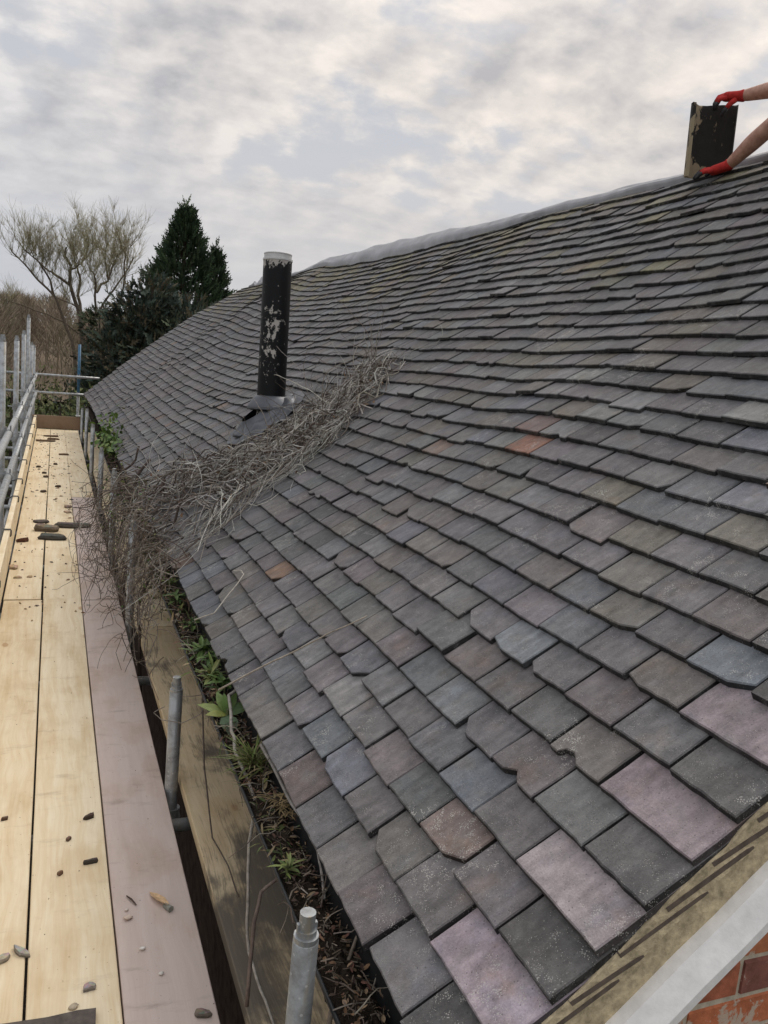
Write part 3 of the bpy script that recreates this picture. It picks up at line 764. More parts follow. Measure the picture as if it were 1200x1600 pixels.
def pebble(name, x, y, L, W, H, c, label, rz, cat, group=None, z=.001, seed=0):
    slab = False; r = random.Random(seed + int(x * 1000) + int(y * 100)); b = MB()
    nu, nv = 12, 7; vs = []; 
    for j in range(nv + 1):
        ph = math.pi * j / nv
        for i in range(nu):
            th = 2 * math.pi * i / nu
            d = Vector((math.sin(ph) * math.cos(th), math.sin(ph) * math.sin(th), math.cos(ph)))
            k = 1 + .42 * mnoise.noise(d * 1.3 + Vector((seed * 3.1 + x * 50, y * 7, 0))) + .18 * mnoise.noise(d * 3.1 + Vector((seed, x * 9, y)))
            zz = d.z * k
            if slab: zz = max(-.8, min(.8, zz * 2.2))
            vs.append((d.x * k * L / 2, d.y * k * W / 2, max(-1, zz) * H / 2 + H * .45))
    fs = [(j * nu + i, (j + 1) * nu + i, (j + 1) * nu + (i + 1) % nu, j * nu + (i + 1) % nu) for j in range(nv) for i in range(nu)]
    b.add(vs, fs, c)
    o = b.build(name, M_STONE, smooth=not slab, label=label, category=cat)
    if group: o['group'] = group
    o.location = (x, y, z); o.rotation_euler.z = rz
    return o
def chip(name, x, y, L, W, H, c, label, rz, cat='bark chip', group='bark chips on the boards', z=.001): return stone(name, x, y, L, W, H, c, label, rz, cat, group, z, True, 5)
BK = (.075, .055, .042); SL = (.12, .105, .09)
chip('bark_chip', .150, 2.80, .050, .022, .014, BK, 'dark ragged bark chip upper of two on the near middle board', .6)
chip('bark_chip', .142, 2.53, .048, .015, .014, (.08, .07, .06), 'dark straight bark chip lower of two on the near middle board', .1)
chip('bark_chip', -.121, 2.85, .028, .016, .010, (.13, .08, .055), 'small brown chip on the near board close to the left picture edge', .4)
chip('bark_chip', .079, 2.678, .022, .014, .010, (.16, .11, .08), 'tiny brown crumb on the middle board left of the straight chip', .9)
chip('bark_chip', .052, 2.491, .022, .014, .012, (.20, .12, .08), 'small reddish brown chip below the tiny crumb on the middle board', .7)
stone('pebble', -.046, 2.157, .070, .026, .012, (.36, .33, .29), 'flat grey stone bridging the gap between the two near pale boards', -.75, 'stone', 'stones on the boards', slab=True)
stone('pebble', -.092, 2.140, .045, .024, .012, (.42, .36, .29), 'pale stone at the left picture edge beside the flat grey stone', .4, 'stone', 'stones on the boards')
stone('pebble', .119, 1.979, .032, .026, .014, (.36, .32, .29), 'rounded grey pebble on the middle board near the bottom edge', .2, 'stone', 'stones on the boards')
stone('pebble', .080, 1.925, .024, .018, .008, (.45, .38, .28), 'small tan pebble left of the rounded grey pebble', .5, 'stone', 'stones on the boards')
stone('pebble', .234, 2.232, .026, .018, .010, (.55, .44, .36), 'pale pinkish pebble on the pink board left of the feather', .3, 'stone', 'stones on the boards')
stone('pebble', .263, 2.093, .018, .012, .009, (.72, .68, .62), 'small white pebble on the pink board below the pale pinkish one', .2, 'stone', 'stones on the boards')
stone('pebble', .233, 2.27, .012, .009, .006, (.68, .6, .52), 'tiny white crumb above the pale pinkish pebble', .2, 'stone', 'stones on the boards')
stone('pebble', .300, 1.985, .014, .010, .008, (.70, .66, .6), 'lowest white crumb on the near pink board', .2, 'stone', 'stones on the boards')
stone('pebble', .384, 1.815, .045, .022, .014, (.20, .17, .14), 'dark grey stone at the bottom edge of the pink board', -.5, 'stone', 'stones on the boards')
b = MB(); b.tube([(.238, 2.335, .004), (.250, 2.312, .006), (.262, 2.285, .004)], [.002, .003, .002], 5, (.09, .06, .05)); b.build('twig', M_STEM, label='short curved dark twig on the pink board', category='twig')
b = MB(); leaf(b, (.305, 2.335, .006), (.5, -1, .05), (0.2, 0, 1), .105, .030, (.62, .42, .24), fold=.3, curl=-.05)
fe = b.build('wood_splinter', M_STEM, label='pale orange wood splinter with a grey tip on the pink board', category='wood splinter')
b = MB(); b.tube([(.342, 2.262, .006), (.357, 2.235, .008)], [.008, .010], 7, (.22, .22, .19)); b.build('tip', M_STEM, fe)
stone('slate_shard', .020, 7.15, .27, .17, .035, (.085, .08, .07), 'front dark slate shard of the pile straddling the board gap', -.35, 'slate shard', 'slate shards in the pile', slab=True, seed=1)
stone('slate_shard', -.03, 7.45, .26, .16, .05, (.20, .16, .115), 'brown slate shard leaning on the pile behind the front dark one', -.45, 'slate shard', 'slate shards in the pile', slab=True, seed=2)
stone('slate_shard', .150, 7.62, .35, .14, .034, (.11, .095, .08), 'long dark shard reaching from the pile towards the dead twigs', .05, 'slate shard', 'slate shards in the pile', slab=True, seed=3)
stone('slate_shard', -.07, 7.78, .15, .10, .02, (.10, .085, .07), 'small dark shard at the back of the pile', .1, 'slate shard', 'slate shards in the pile', slab=True, seed=4)
stone('wood_fragment', .138, 12.39, .17, .06, .02, (.20, .13, .085), 'thin brown slat lying across the far middle board', .02, 'wood fragment', slab=True, seed=6)
for i, (x, y, L, lab) in enumerate([(-.02, 14.6, .26, 'broken brown slat nearest the end board'), (.02, 14.2, .22, 'dark slat in front of the broken one by the end board'), (-.1, 13.9, .3, 'long dark sliver beside the toe board at the far end')]):
    stone('wood_fragment', x, y, L, .07, .025, (.17, .11, .07), lab, .1 * i, 'wood fragment', 'slats at the far end', slab=True, seed=8 + i)
stone('bark_chip', -.205, 7.017, .09, .03, .03, (.16, .075, .055), 'reddish brown bark piece against the toe board beside the slate pile', .2, 'bark chip', slab=True, seed=3)
stone('pebble', -.235, 6.20, .07, .10, .02, (.50, .37, .24), 'round tan stone beside the toe board', .3, 'stone', 'stones on the boards')
stone('pebble', -.197, 5.949, .06, .05, .01, (.45, .34, .22), 'flat tan stone left of a smaller one below the round stone', .1, 'stone', 'stones on the boards')
stone('pebble', -.121, 5.963, .045, .04, .01, (.46, .33, .21), 'smaller flat tan stone between round stone and board gap', .1, 'stone', 'stones on the boards')
stone('pebble', .154, 8.514, .07, .10, .02, (.30, .22, .17), 'brown stone upper of two at the edge of the pinkish board', .1, 'stone', 'stones on the boards')
stone('pebble', .150, 8.257, .07, .08, .012, (.42, .30, .20), 'tan stone lower of two at the edge of the pinkish board', .2, 'stone', 'stones on the boards')
for i, (x, y, L, lab) in enumerate([(-.077, 10.627, .06, 'dark bark lump upper of a pair on the far pale board'), (-.06, 10.337, .07, 'dark bark lump lower of a pair on the far pale board'), (.07, 9.693, .07, 'dark bark lump on the far middle board, alone'), (-.076, 9.34, .08, 'dark flat bark lump just beyond the board joint'), (-.156, 11.131, .08, 'brown bark flake beside the toe board gap'), (.045, 11.417, .07, 'thin brown flake on the far middle board')]):
    stone('bark_chip', x, y, L, L * .8, .02, (.10, .07, .05), lab, .3 * i, 'bark chip', 'bark lumps on the far boards', slab=True, seed=20 + i)
# dark weathered plank end at the picture's bottom edge
b = MB(); pts = [(-.30, 1.60), (.128, 1.60), (.134, 1.70), (.128, 1.83), (.132, 1.893), (.09, 1.897), (.02, 1.893), (-.08, 1.899), (-.30, 1.898)]
nn = len(pts); b.add([(x, y, .016) for x, y in pts] + [(x, y, .001) for x, y in pts], [tuple(range(nn))] + [(i, nn + i, nn + (i + 1) % nn, (i + 1) % nn) for i in range(nn)], (.10, .085, .075))
b.build('slate_piece', M_STONE, label='dark weathered slate lying across the pale boards at the bottom edge', category='slate')
# crumbs nobody could count
b = MB()
for i in range(620):
    y = 1.6 + dr.random() ** .8 * 13.5; x = dr.uniform(-.25, .42)
    if y > 5 and x > .2 and dr.random() < .6: continue
    if y > 5: L = dr.uniform(.004, .022) if dr.random() < .8 else dr.uniform(.02, .05)
    else: L = dr.uniform(.0015, .006)
    a = dr.uniform(0, 6.28); W = L * dr.uniform(.3, .8)
    d = Vector((math.cos(a), math.sin(a), 0)); w = Vector((-d.y, d.x, 0)); p = Vector((x, y, .0015)); h = min(.008, L * .4)
    c = vary(dr.choice([(.12, .08, .055), (.28, .17, .10), (.35, .24, .14), (.07, .055, .045), (.2, .17, .15)] if x < .2 or y > 9.1 else [(.12, .10, .09), (.5, .45, .4), (.2, .15, .13), (.6, .55, .5)]), dr, .3)
    b.add([p + d * L / 2, p + w * W / 2, p - d * L / 2, p - w * W / 2, p + d * L * .2 + Vector((0, 0, h)), p - d * L * .25 + Vector((0, 0, h * .8))], [(0, 1, 4), (1, 5, 4), (1, 2, 5), (2, 3, 5), (3, 4, 5), (3, 0, 4)], c)
b.build('crumbs', M_STONE, kind='stuff', label='scattered bark and grit crumbs on the scaffold boards', category='debris')

# ------------------------------------------------------------------ dead climber
vr2 = random.Random(31)
STEMC = [(.33, .315, .29), (.25, .235, .215), (.40, .385, .355), (.14, .115, .095), (.10, .08, .065), (.25, .22, .18), (.50, .48, .43), (.085, .06, .048)]
vine = empty('dead_climber', (.9, 5.0, .9), 'big tangle of dead grey climber stems spilling from the roof slope over the gutter', 'climber'); VO = Vector((.9, 5.0, .9))
# band centre line and half width on the slope: (s, y, half width, height)
CL = [(-.05, 5.4, 1.1, .09), (.25, 5.15, 1.0, .11), (.5, 4.95, .74, .09), (.8, 4.66, .47, .075), (1.1, 4.58, .38, .07), (1.4, 4.62, .32, .07), (1.7, 4.80, .22, .08)]
def band(s):
    for a, b_ in zip(CL, CL[1:]):
        if s <= b_[0]:
            f = max(0, (s - a[0]) / (b_[0] - a[0])); return [a[i] + (b_[i] - a[i]) * f for i in (1, 2, 3)]
    return list(CL[-1][1:])
def wander(pts, r, amp, sub=4):
    out = []
    ph = [r.uniform(0, 100) for _ in range(3)]; fr = r.uniform(2.5, 6)
    for i in range(len(pts) - 1):
        for k in range(sub):
            f = k / sub; p = Vector(pts[i]).lerp(Vector(pts[i + 1]), f); u = (i + f)
            out.append(p + Vector([amp * mnoise.noise((u * fr * .35, ph[j], 0)) for j in range(3)]))
    out.append(Vector(pts[-1])); return out
big = MB(); fine_ = MB()
for i in range(230):
    s = vr2.uniform(-.1, 1.45) if vr2.random() < .75 else vr2.uniform(-.1, .6)
    L = vr2.uniform(.5, 1.5); off = vr2.gauss(0, .48); off = max(-1.05, min(1.05, off))
    pts = []; steps = 6; h = abs(vr2.gauss(.35, .3)); drift = vr2.uniform(-.35, .35)
    for k in range(steps + 1):
        ss = s + L * k / steps
        if ss > 1.80: break
        yc, hw, hh = band(ss); 
        pts.append(surf(yc + (off + drift * k / steps) * hw, ss, .035 + hh * h * (1 - .55 * abs(off)) + vr2.uniform(-.004, .008)))
    if len(pts) < 3: continue
    rr = vr2.choice([.0015, .0019, .0024, .003, .0038, .0055])
    p = wander(pts, vr2, .10, 5)
    (big if rr > .004 else fine_).tube(p, [rr * (1 - .6 * k / len(p)) for k in range(len(p))], 5 if rr > .003 else 4, vary(vr2.choice(STEMC), vr2, .3), cap=False)
# curly side twigs
for i in range(260):
    s = vr2.uniform(-.1, 1.75); yc, hw, hh = band(s); off = vr2.gauss(-.1, .6)
    if abs(off) > 1.35: continue
    p = surf(yc + off * hw, s, .04 + hh * vr2.random() * (1.2 - .6 * min(1, abs(off)))); pts = [p]
    d = rvec(vr2); d = (d + UPS * vr2.uniform(-.6, 1.0) + Vector((0, 0, .2))).normalized(); curl = rvec(vr2) * vr2.uniform(.2, 1.0)
    st = vr2.uniform(.014, .034)
    for k in range(vr2.randint(8, 20)):
        if k % 5 == 4: curl = (curl + rvec(vr2) * .8)
        d = (d + curl * .22 + rvec(vr2) * .2).normalized(); q = pts[-1] + d * st
        lim = (q - Vector((X0, 0, Z0))).dot(NRM) - disp(q.y, (q.x - X0) / CA)
        if lim < .035: q += NRM * (.035 - lim); d = (d + NRM * .4).normalized()
        pts.append(q)
    fine_.tube(pts, [.0022 - .0013 * k / len(pts) for k in range(len(pts))], 4, vary(vr2.choice(STEMC), vr2, .3), cap=False)
# loops arching out to the right (near) side
for i in range(110):
    s = vr2.uniform(.3, 1.6); yc, hw, hh = band(s); 
    a = surf(yc - .5 * hw, s, .08); pts = [a]; 
    y2 = yc - hw * vr2.uniform(.95, 1.45); s2 = s - vr2.uniform(.05, .45)
    pts += [surf(yc - .85 * hw, s + .02, hh * vr2.uniform(.5, 1.1)), surf(y2, (s + s2) / 2, vr2.uniform(.04, .12)), surf(y2 + vr2.uniform(-.05, .12), s2, .045), surf(y2 + vr2.uniform(.0, .3), s2 - vr2.uniform(.08, .3), .045)]
    p = wander(pts, vr2, .03, 4); rr = vr2.choice([.0017, .0022, .003]); fine_.tube(p, [rr * (1 - .5 * k / len(p)) for k in range(len(p))], 4, vary(vr2.choice(STEMC[:3] + STEMC[5:]), vr2, .25), cap=False)
# hanging over the gutter and the gap
for i in range(150):
    y = vr2.gauss(5.5, .9) if vr2.random() < .7 else vr2.gauss(4.5, .35)
    y = max(3.75, min(8.0, y)); 
    p = Vector((.60 + vr2.uniform(-.1, .12), y, .62 + vr2.uniform(-.08, .12))); pts = [p]
    out_ = vr2.random() ** 1.5 * (.34 if y > 4.9 else .14)
    zt = vr2.uniform(.05, .5); 
    pts += [Vector((.50 - out_ * .5, y + vr2.uniform(-.12, .08), .60 + vr2.uniform(-.05, .1))), Vector((.47 - out_, y - vr2.uniform(-.1, .2), .35 + zt * .3)), Vector((.46 - out_ * vr2.uniform(.5, 1.1), y - vr2.uniform(-.05, .35), zt))]
    p = wander(pts, vr2, .11, 5); rr = vr2.choice([.0018, .0024, .003, .004])
    fine_.tube(p, [rr * (1 - .55 * k / len(p)) for k in range(len(p))], 4, vary(vr2.choice([(.13, .105, .085), (.10, .075, .06), (.2, .17, .14), (.25, .22, .19)]), vr2, .3), cap=False)
for i in range(300):
    y = max(3.9, min(7.6, vr2.gauss(5.6, .8))); p = Vector((vr2.uniform(.28, .6), y, vr2.uniform(.08, .62))); pts = [p]; d = rvec(vr2); curl = rvec(vr2) * .7; st = vr2.uniform(.012, .028)
    for k in range(vr2.randint(7, 16)):
        if k % 5 == 4: curl = (curl + rvec(vr2) * .6)
        d = (d + curl * .25 + rvec(vr2) * .22).normalized(); q = pts[-1] + d * st; q.z = max(q.z, .006); pts.append(q)
    fine_.tube(pts, [.0022 - .0012 * k / len(pts) for k in range(len(pts))], 4, vary(vr2.choice([(.13, .105, .085), (.09, .07, .06), (.2, .17, .14)]), vr2, .3), cap=False)
# main woody trunk coming up through the gap
for x, y, rr in ((.452, 5.35, .02), (.462, 6.3, .016), (.47, 4.65, .011), (.45, 7.1, .013)):
    p = wander([(x, y - .55, -2.3), (x, y - .35, -1.0), (x, y - .12, -.1), (x + .02, y, .28), (x + .09, y + .05, .56), (x + .22, y + .05, .80)], vr2, .05, 5)
    big.tube(p, [rr * (1 - .4 * k / len(p)) for k in range(len(p))], 8, (.075, .055, .045))
lv = MB()
for i in range(320):
    s = vr2.uniform(-.1, 1.7); yc, hw, hh = band(s)
    leaf(lv, surf(yc + vr2.gauss(0, .5) * hw, s, .04 + .05 * vr2.random()), rvec(vr2), NRM + rvec(vr2) * .7, vr2.uniform(.015, .04), vr2.uniform(.01, .022), vary(vr2.choice([(.11, .07, .045), (.16, .095, .055), (.07, .05, .04), (.22, .14, .08)]), vr2, .3))
lv.build('dead_leaves', M_LEAFD, vine, VO, kind='stuff')
big.build('woody_stem', M_STEM, vine, VO, smooth=True); fine_.build('twigs', M_STEM, vine, VO)
b = MB()
for i in range(420):
    y = max(4.2, min(7.8, vr2.gauss(5.9, .8))); x = vr2.uniform(.33, .66); z = vr2.uniform(.25, .72)
    if vr2.random() < .25: y, x, z = vr2.gauss(4.5, .25), vr2.uniform(.45, .6), vr2.uniform(.2, .6)
    leaf(b, (x, y, z), rvec(vr2), rvec(vr2), vr2.uniform(.015, .032), vr2.uniform(.009, .018), vary(vr2.choice([(.10, .15, .035), (.16, .18, .06), (.09, .08, .04), (.15, .12, .07), (.07, .13, .03)]), vr2, .3))
b.build('leaves', M_GREEN, vine, VO, kind='stuff')
def lone(name, pts, r, c, label, amp=.01, cat='stem', n=6):
    b = MB(); p = wander(pts, vr2, amp, 5); b.tube(p, [r * (1 - .45 * k / len(p)) for k in range(len(p))], n, c); return b.build(name, M_STEM, smooth=True, label=label, category=cat)
lone('dry_stem', [surf(3.20, .0, .05), surf(3.125, .08, .048), surf(3.20, .18, .05), surf(3.26, .262, .055), surf(3.33, .262, .05), surf(3.38, .238, .05)], .0032, (.40, .37, .32), 'short pale curly stem lying on the lowest tile courses', .004)
lone('dry_stem', [surf(2.52, -.03, .05), surf(2.43, .164, .052), surf(2.35, .29, .052), surf(2.30, .36, .056), surf(2.236, .472, .05)], .0034, (.36, .31, .25), 'long straight pale stem lying up across several tile courses', .004)
lone('dry_stem', [(.60, 2.56, .56), (.553, 2.53, .545), (.530, 2.34, .51), (.515, 2.22, .50), (.530, 2.02, .46), (.50, 1.93, .30), (.50, 1.86, .12), (.53, 1.72, .05), (.55, 1.5, .045), (.54, 1.35, .04)], .0058, (.34, .31, .27), 'pale forked dead stem bending out of the gutter down onto the stained board', .008)
lone('dry_stem', [(.575, 2.16, .545), (.590, 1.92, .52), (.600, 1.80, .515), (.606, 1.69, .505), (.585, 1.56, .47)], .0055, (.33, .30, .27), 'grey stem lying along the inner gutter wall', .006)
lone('dry_stem', [(.440, 1.62, .18), (.455, 1.66, .36), (.475, 1.69, .42), (.53, 1.70, .45), (.585, 1.705, .47), (.625, 1.72, .50)], .0050, (.16, .12, .10), 'brown twig sticking out of the gutter behind the nearest post', .006)
lone('dry_stem', [(.500, 1.26, .36), (.522, 1.30, .42), (.568, 1.355, .46), (.610, 1.405, .50)], .0058, (.22, .18, .14), 'thick brown twig in the gutter at the bottom edge', .006)
lone('dry_stem', [(.560, 3.0, .52), (.525, 2.82, .40), (.512, 2.68, .22), (.522, 2.5, .06), (.545, 2.35, .05), (.55, 2.2, .042)], .0036, (.11, .085, .07), 'dark thin stem hanging on the stained board behind the second post', .008)
lone('dry_stem', [(.545, 2.75, .50), (.50, 2.72, .40), (.44, 2.75, .355), (.375, 2.78, .36), (.35, 2.79, .385), (.385, 2.785, .405)], .0024, (.22, .19, .16), 'thin wiry stem hooked round the second post', .004)

# ------------------------------------------------------------------ plants in the gutter
pr = random.Random(41)
def rosette(x, y, z, n, L, W, cols, label, name='weed', up=.55, cat='weed', group=None):
    p = Vector((x, y, z)); e = empty(name, p, label, cat, group); b = MB()
    for i in range(n):
        a = 2 * math.pi * i / n * 2.4 + pr.uniform(-.3, .3); u = up * pr.uniform(.5, 1.5)
        d = Vector((math.cos(a), math.sin(a), u)) + rvec(pr) * .45; l = L * pr.uniform(.35, 1.15)
        b = MB(); leaf(b, p + Vector((pr.uniform(-.01, .01), pr.uniform(-.012, .012), pr.uniform(0, .03))), d, (0, 0, 1), l, W * pr.uniform(.7, 1.1), vary(pr.choice(cols), pr, .25), curl=pr.uniform(.1, .6)); b.build('leaf', M_GREEN, e, p)
    b = MB(); b.tube([p - Vector((0, 0, .02)), p + Vector((0, 0, .03))], .004, 6, (.12, .14, .06)); b.build('stem', M_GREEN, e, p)
    return e
G1 = [(.085, .14, .035), (.11, .17, .045), (.06, .105, .03)]; G2 = [(.15, .19, .05), (.19, .21, .07), (.10, .15, .04)]
gp = 'weeds growing along the gutter'
rosette(.555, 3.05, .49, 34, .085, .020, G1, 'lush green weed with narrow leaves in the gutter above the second post', group=gp)
rosette(.572, 2.93, .50, 26, .075, .022, G1, 'dark green weed at the tile edge behind the yellowish weed', group=gp)
rosette(.545, 2.80, .49, 36, .080, .016, G2, 'yellowish green feathery weed in the gutter right of the second post', group=gp)
rosette(.570, 2.68, .50, 20, .07, .024, G1, 'small dark weed between feathery weed and broad leaved plant', group=gp)
rosette(.560, 3.36, .49, 26, .06, .014, G1 + [(.14, .08, .05)], 'low green weed further up the gutter with reddish leaves', group=gp)
rosette(.552, 3.75, .49, 22, .065, .018, G1 + [(.2, .13, .07)], 'sparse weed with dry brown leaves near the hanging twigs', group=gp)
rosette(.545, 4.02, .49, 18, .06, .016, G2, 'small weed at the foot of the hanging twigs', group=gp)
p = Vector((.545, 2.50, .49)); e = empty('broad_leaved_plant', p, 'broad leaved green plant with one drooping round leaf in the gutter', 'plant')
b = MB()
for d, L, W, c in (((-.9, .3, .5), .10, .040, (.15, .19, .05)), ((-.3, .8, .9), .09, .038, (.13, .19, .05)), ((.45, .6, .9), .085, .028, (.10, .16, .04)), ((.9, .0, .6), .085, .05, (.08, .13, .045)), ((-.8, -.25, .35), .075, .034, (.22, .24, .06)), ((-.1, .5, 1.2), .07, .026, (.12, .2, .05)), ((-.05, -.8, .0), .10, .062, (.13, .19, .11))):
    b = MB(); leaf(b, p, d, (0, -.3, 1), L, W, c, fold=.12, curl=.25); b.build('leaf', M_GREEN, e, p)
b = MB(); b.tube([p - Vector((0, 0, .02)), p + Vector((0, 0, .02))], .006, 6, (.12, .14, .06)); b.build('stem', M_GREEN, e, p)
p = Vector((.560, 2.17, .485)); b = MB()
for i in range(130):
    a = pr.uniform(0, 6.28); d = Vector((math.cos(a) * pr.uniform(.3, 1), math.sin(a) * pr.uniform(.3, 1), pr.uniform(.4, 1.5)))
    leaf(b, p + Vector((pr.uniform(-.02, .02), pr.uniform(-.03, .03), 0)), d, (0, 0, 1), pr.uniform(.05, .11), .0042, vary(pr.choice([(.13, .17, .04), (.19, .19, .07), (.10, .14, .03), (.25, .21, .11)]), pr, .25), curl=pr.uniform(.2, .9))
b.build('grass_tuft', M_GREEN, label='tuft of thin green grass growing in the gutter', category='grass tuft')
p = Vector((.585, 1.93, .49)); b = MB()
for i in range(60):
    a = pr.uniform(0, 6.28); leaf(b, p + Vector((pr.uniform(-.025, .025), pr.uniform(-.05, .05), 0)), (math.cos(a), math.sin(a), pr.uniform(.2, 1)), (0, 0, 1), pr.uniform(.03, .07), .004, vary((.30, .22, .11), pr, .3), curl=pr.uniform(.2, .9))
b.build('grass_tuft', M_GREEN, label='dry tan grass tuft in the gutter below the green one', category='grass tuft')
rosette(.525, 1.66, .475, 24, .04, .008, G2, 'tiny bright green sprig behind the nearest post', group=gp)
p = Vector((.57, 9.2, .5)); e = empty('leafy_bush', p, 'small leafy green bush growing from the gutter beyond the twigs', 'bush'); b = MB()
for i in range(340):
    q = p + Vector((pr.gauss(.0, .055), pr.gauss(0, .42), abs(pr.gauss(0.02, .14))))
    leaf(b, q, rvec(pr), Vector((pr.uniform(-1, .3), pr.uniform(-1, 1), 1)), pr.uniform(.035, .075), pr.uniform(.025, .05), vary(pr.choice([(.10, .17, .03), (.07, .13, .025), (.14, .19, .05), (.05, .09, .02)]), pr, .25))
b.build('leaf', M_GREEN, e, p, kind='stuff'); b = MB(); b.tube([p, p + Vector((0, .05, .2))], .008, 6, (.1, .09, .05)); b.build('stem', M_STEM, e, p)

# ------------------------------------------------------------------ worker and ridge tile
mskin, t, bb = mat('skin', .55, .35); setc(t, bb, mixc(t, ramp(t, noise_(t, pos(t), 26, 6, .65), .3, .7), (.54, .31, .23), (.36, .18, .13))); bump(t, bb, noise_(t, pos(t), 90, 4, .6), .15, .002)
mglove_r = simple('red_glove_knit', (.42, .032, .028), .85, .2, nscale=60, var=.25, bmp=.4)
mglove_b = simple('black_glove_coating', (.02, .018, .02), .6, .3, nscale=60, var=.4)
mshirt = simple('dark_blue_shirt', (.03, .035, .06), .9, .1, nscale=25, var=.3); mtrou = simple('grey_trousers', (.06, .06, .06), .9, .1, nscale=25, var=.3); mhair = simple('dark_hair', (.03, .02, .015), .7, .2, nscale=80, var=.5)
def skin_obj(name, verts, edges, m, parent, org, root=0, sub=2):
    o0 = Vector(org); me = bpy.data.meshes.new(name); me.from_pydata([tuple(Vector(v[:3]) - o0) for v in verts], edges, [])
    o = bpy.data.objects.new(name, me); col.objects.link(o); me.materials.append(m)
    md = o.modifiers.new('skin', 'SKIN'); md.use_smooth_shade = True
    sv = me.skin_vertices[0].data if me.skin_vertices else None
    if sv is None:
        bpy.context.view_layer.objects.active = o
        sv = me.skin_vertices[0].data
    for i, v in enumerate(verts):
        r = v[3]; sv[i].radius = (r, r) if not isinstance(r, tuple) else r; sv[i].use_root = (i == root)
    ms = o.modifiers.new('sub', 'SUBSURF'); ms.levels = sub; ms.render_levels = sub
    if parent: o.parent = parent
    return o
PO = Vector((3.5, 2.6, 2.6))
person = empty('person', PO, 'worker in red gloves leaning along the ridge, only bare forearms in view', 'person')
LW, LE, LS = (3.148, 3.55, 2.800), (3.165, 3.315, 2.945), (3.22, 3.03, 3.13)
RW, RE, RS = (3.205, 3.60, 3.160), (3.305, 3.355, 3.165), (3.52, 3.08, 3.25)
body = [(3.40, 2.50, 2.99, .15), (3.39, 2.70, 3.10, .15), (3.38, 2.90, 3.20, .16), (3.37, 3.02, 3.26, .13), (3.375, 3.10, 3.34, .058), (3.385, 3.14, 3.42, .085), (3.385, 3.15, 3.50, .10), (3.385, 3.14, 3.57, .07),
        (*LS, .066), ((LS[0] + LE[0]) / 2, (LS[1] + LE[1]) / 2, (LS[2] + LE[2]) / 2, .052), (*LE, .044), ((LE[0] * .6 + LW[0] * .4), LE[1] * .6 + LW[1] * .4, LE[2] * .6 + LW[2] * .4 + .004, .045), (LE[0] * .2 + LW[0] * .8, LE[1] * .2 + LW[1] * .8, LE[2] * .2 + LW[2] * .8, .033), (*LW, .029),
        (*RS, .066), ((RS[0] + RE[0]) / 2, (RS[1] + RE[1]) / 2, (RS[2] + RE[2]) / 2, .052), (*RE, .044), (RE[0] * .6 + RW[0] * .4, RE[1] * .6 + RW[1] * .4, RE[2] * .6 + RW[2] * .4 + .004, .043), (RE[0] * .2 + RW[0] * .8, RE[1] * .2 + RW[1] * .8, RE[2] * .2 + RW[2] * .8, .032), (*RW, .028),
        (3.22, 2.52, 2.93, .10), (3.02, 2.72, 2.82, .075), (2.86, 2.45, 2.66, .05), (2.84, 2.30, 2.60, .04), (3.58, 2.52, 2.93, .10), (3.85, 2.72, 2.74, .075), (4.0, 2.45, 2.52, .05), (4.05, 2.30, 2.42, .04)]
edges = [(0, 1), (1, 2), (2, 3), (3, 4), (4, 5), (5, 6), (6, 7), (3, 8), (8, 9), (9, 10), (10, 11), (11, 12), (12, 13), (3, 14), (14, 15), (15, 16), (16, 17), (17, 18), (18, 19), (0, 20), (20, 21), (21, 22), (22, 23), (0, 24), (24, 25), (25, 26), (26, 27)]
skin_obj('body', body, edges, mskin, person, PO)
fat = lambda i, k=1.12: (*body[i][:3], body[i][3] * k)
skin_obj('shirt', [fat(1), fat(2), fat(3), fat(8, 1.2), (*[(body[8][k] * .35 + body[9][k] * .65) for k in range(3)], .066), fat(14, 1.2), (*[(body[14][k] * .35 + body[15][k] * .65) for k in range(3)], .066), fat(0, 1.1)], [(7, 0), (0, 1), (1, 2), (2, 3), (3, 4), (2, 5), (5, 6)], mshirt, person, PO)
skin_obj('trousers', [fat(0, 1.14), fat(20, 1.15), fat(21, 1.18), fat(22, 1.3), fat(24, 1.15), fat(25, 1.18), fat(26, 1.3)], [(0, 1), (1, 2), (2, 3), (0, 4), (4, 5), (5, 6)], mtrou, person, PO)
b = MB(); b.tube([(3.385, 3.12, 3.44), (3.385, 3.11, 3.52), (3.385, 3.13, 3.60), (3.385, 3.16, 3.635)], [.085, .108, .10, .05], 12); b.build('hair', mhair, person, PO, smooth=True)
b = MB(); b.tube([(3.385, 3.245, 3.50), (3.385, 3.275, 3.475), (3.385, 3.25, 3.46)], [.008, .014, .012], 8)
for sx2 in (-.034, .034): b.tube([(3.385 + sx2, 3.232, 3.515), (3.385 + sx2, 3.244, 3.515)], [.012, .008], 8); b.tube([(3.385 + sx2 * 2.9, 3.14, 3.48), (3.385 + sx2 * 3.1, 3.13, 3.52)], [.014, .018], 8)
b.build('face', mskin, person, PO, smooth=True)
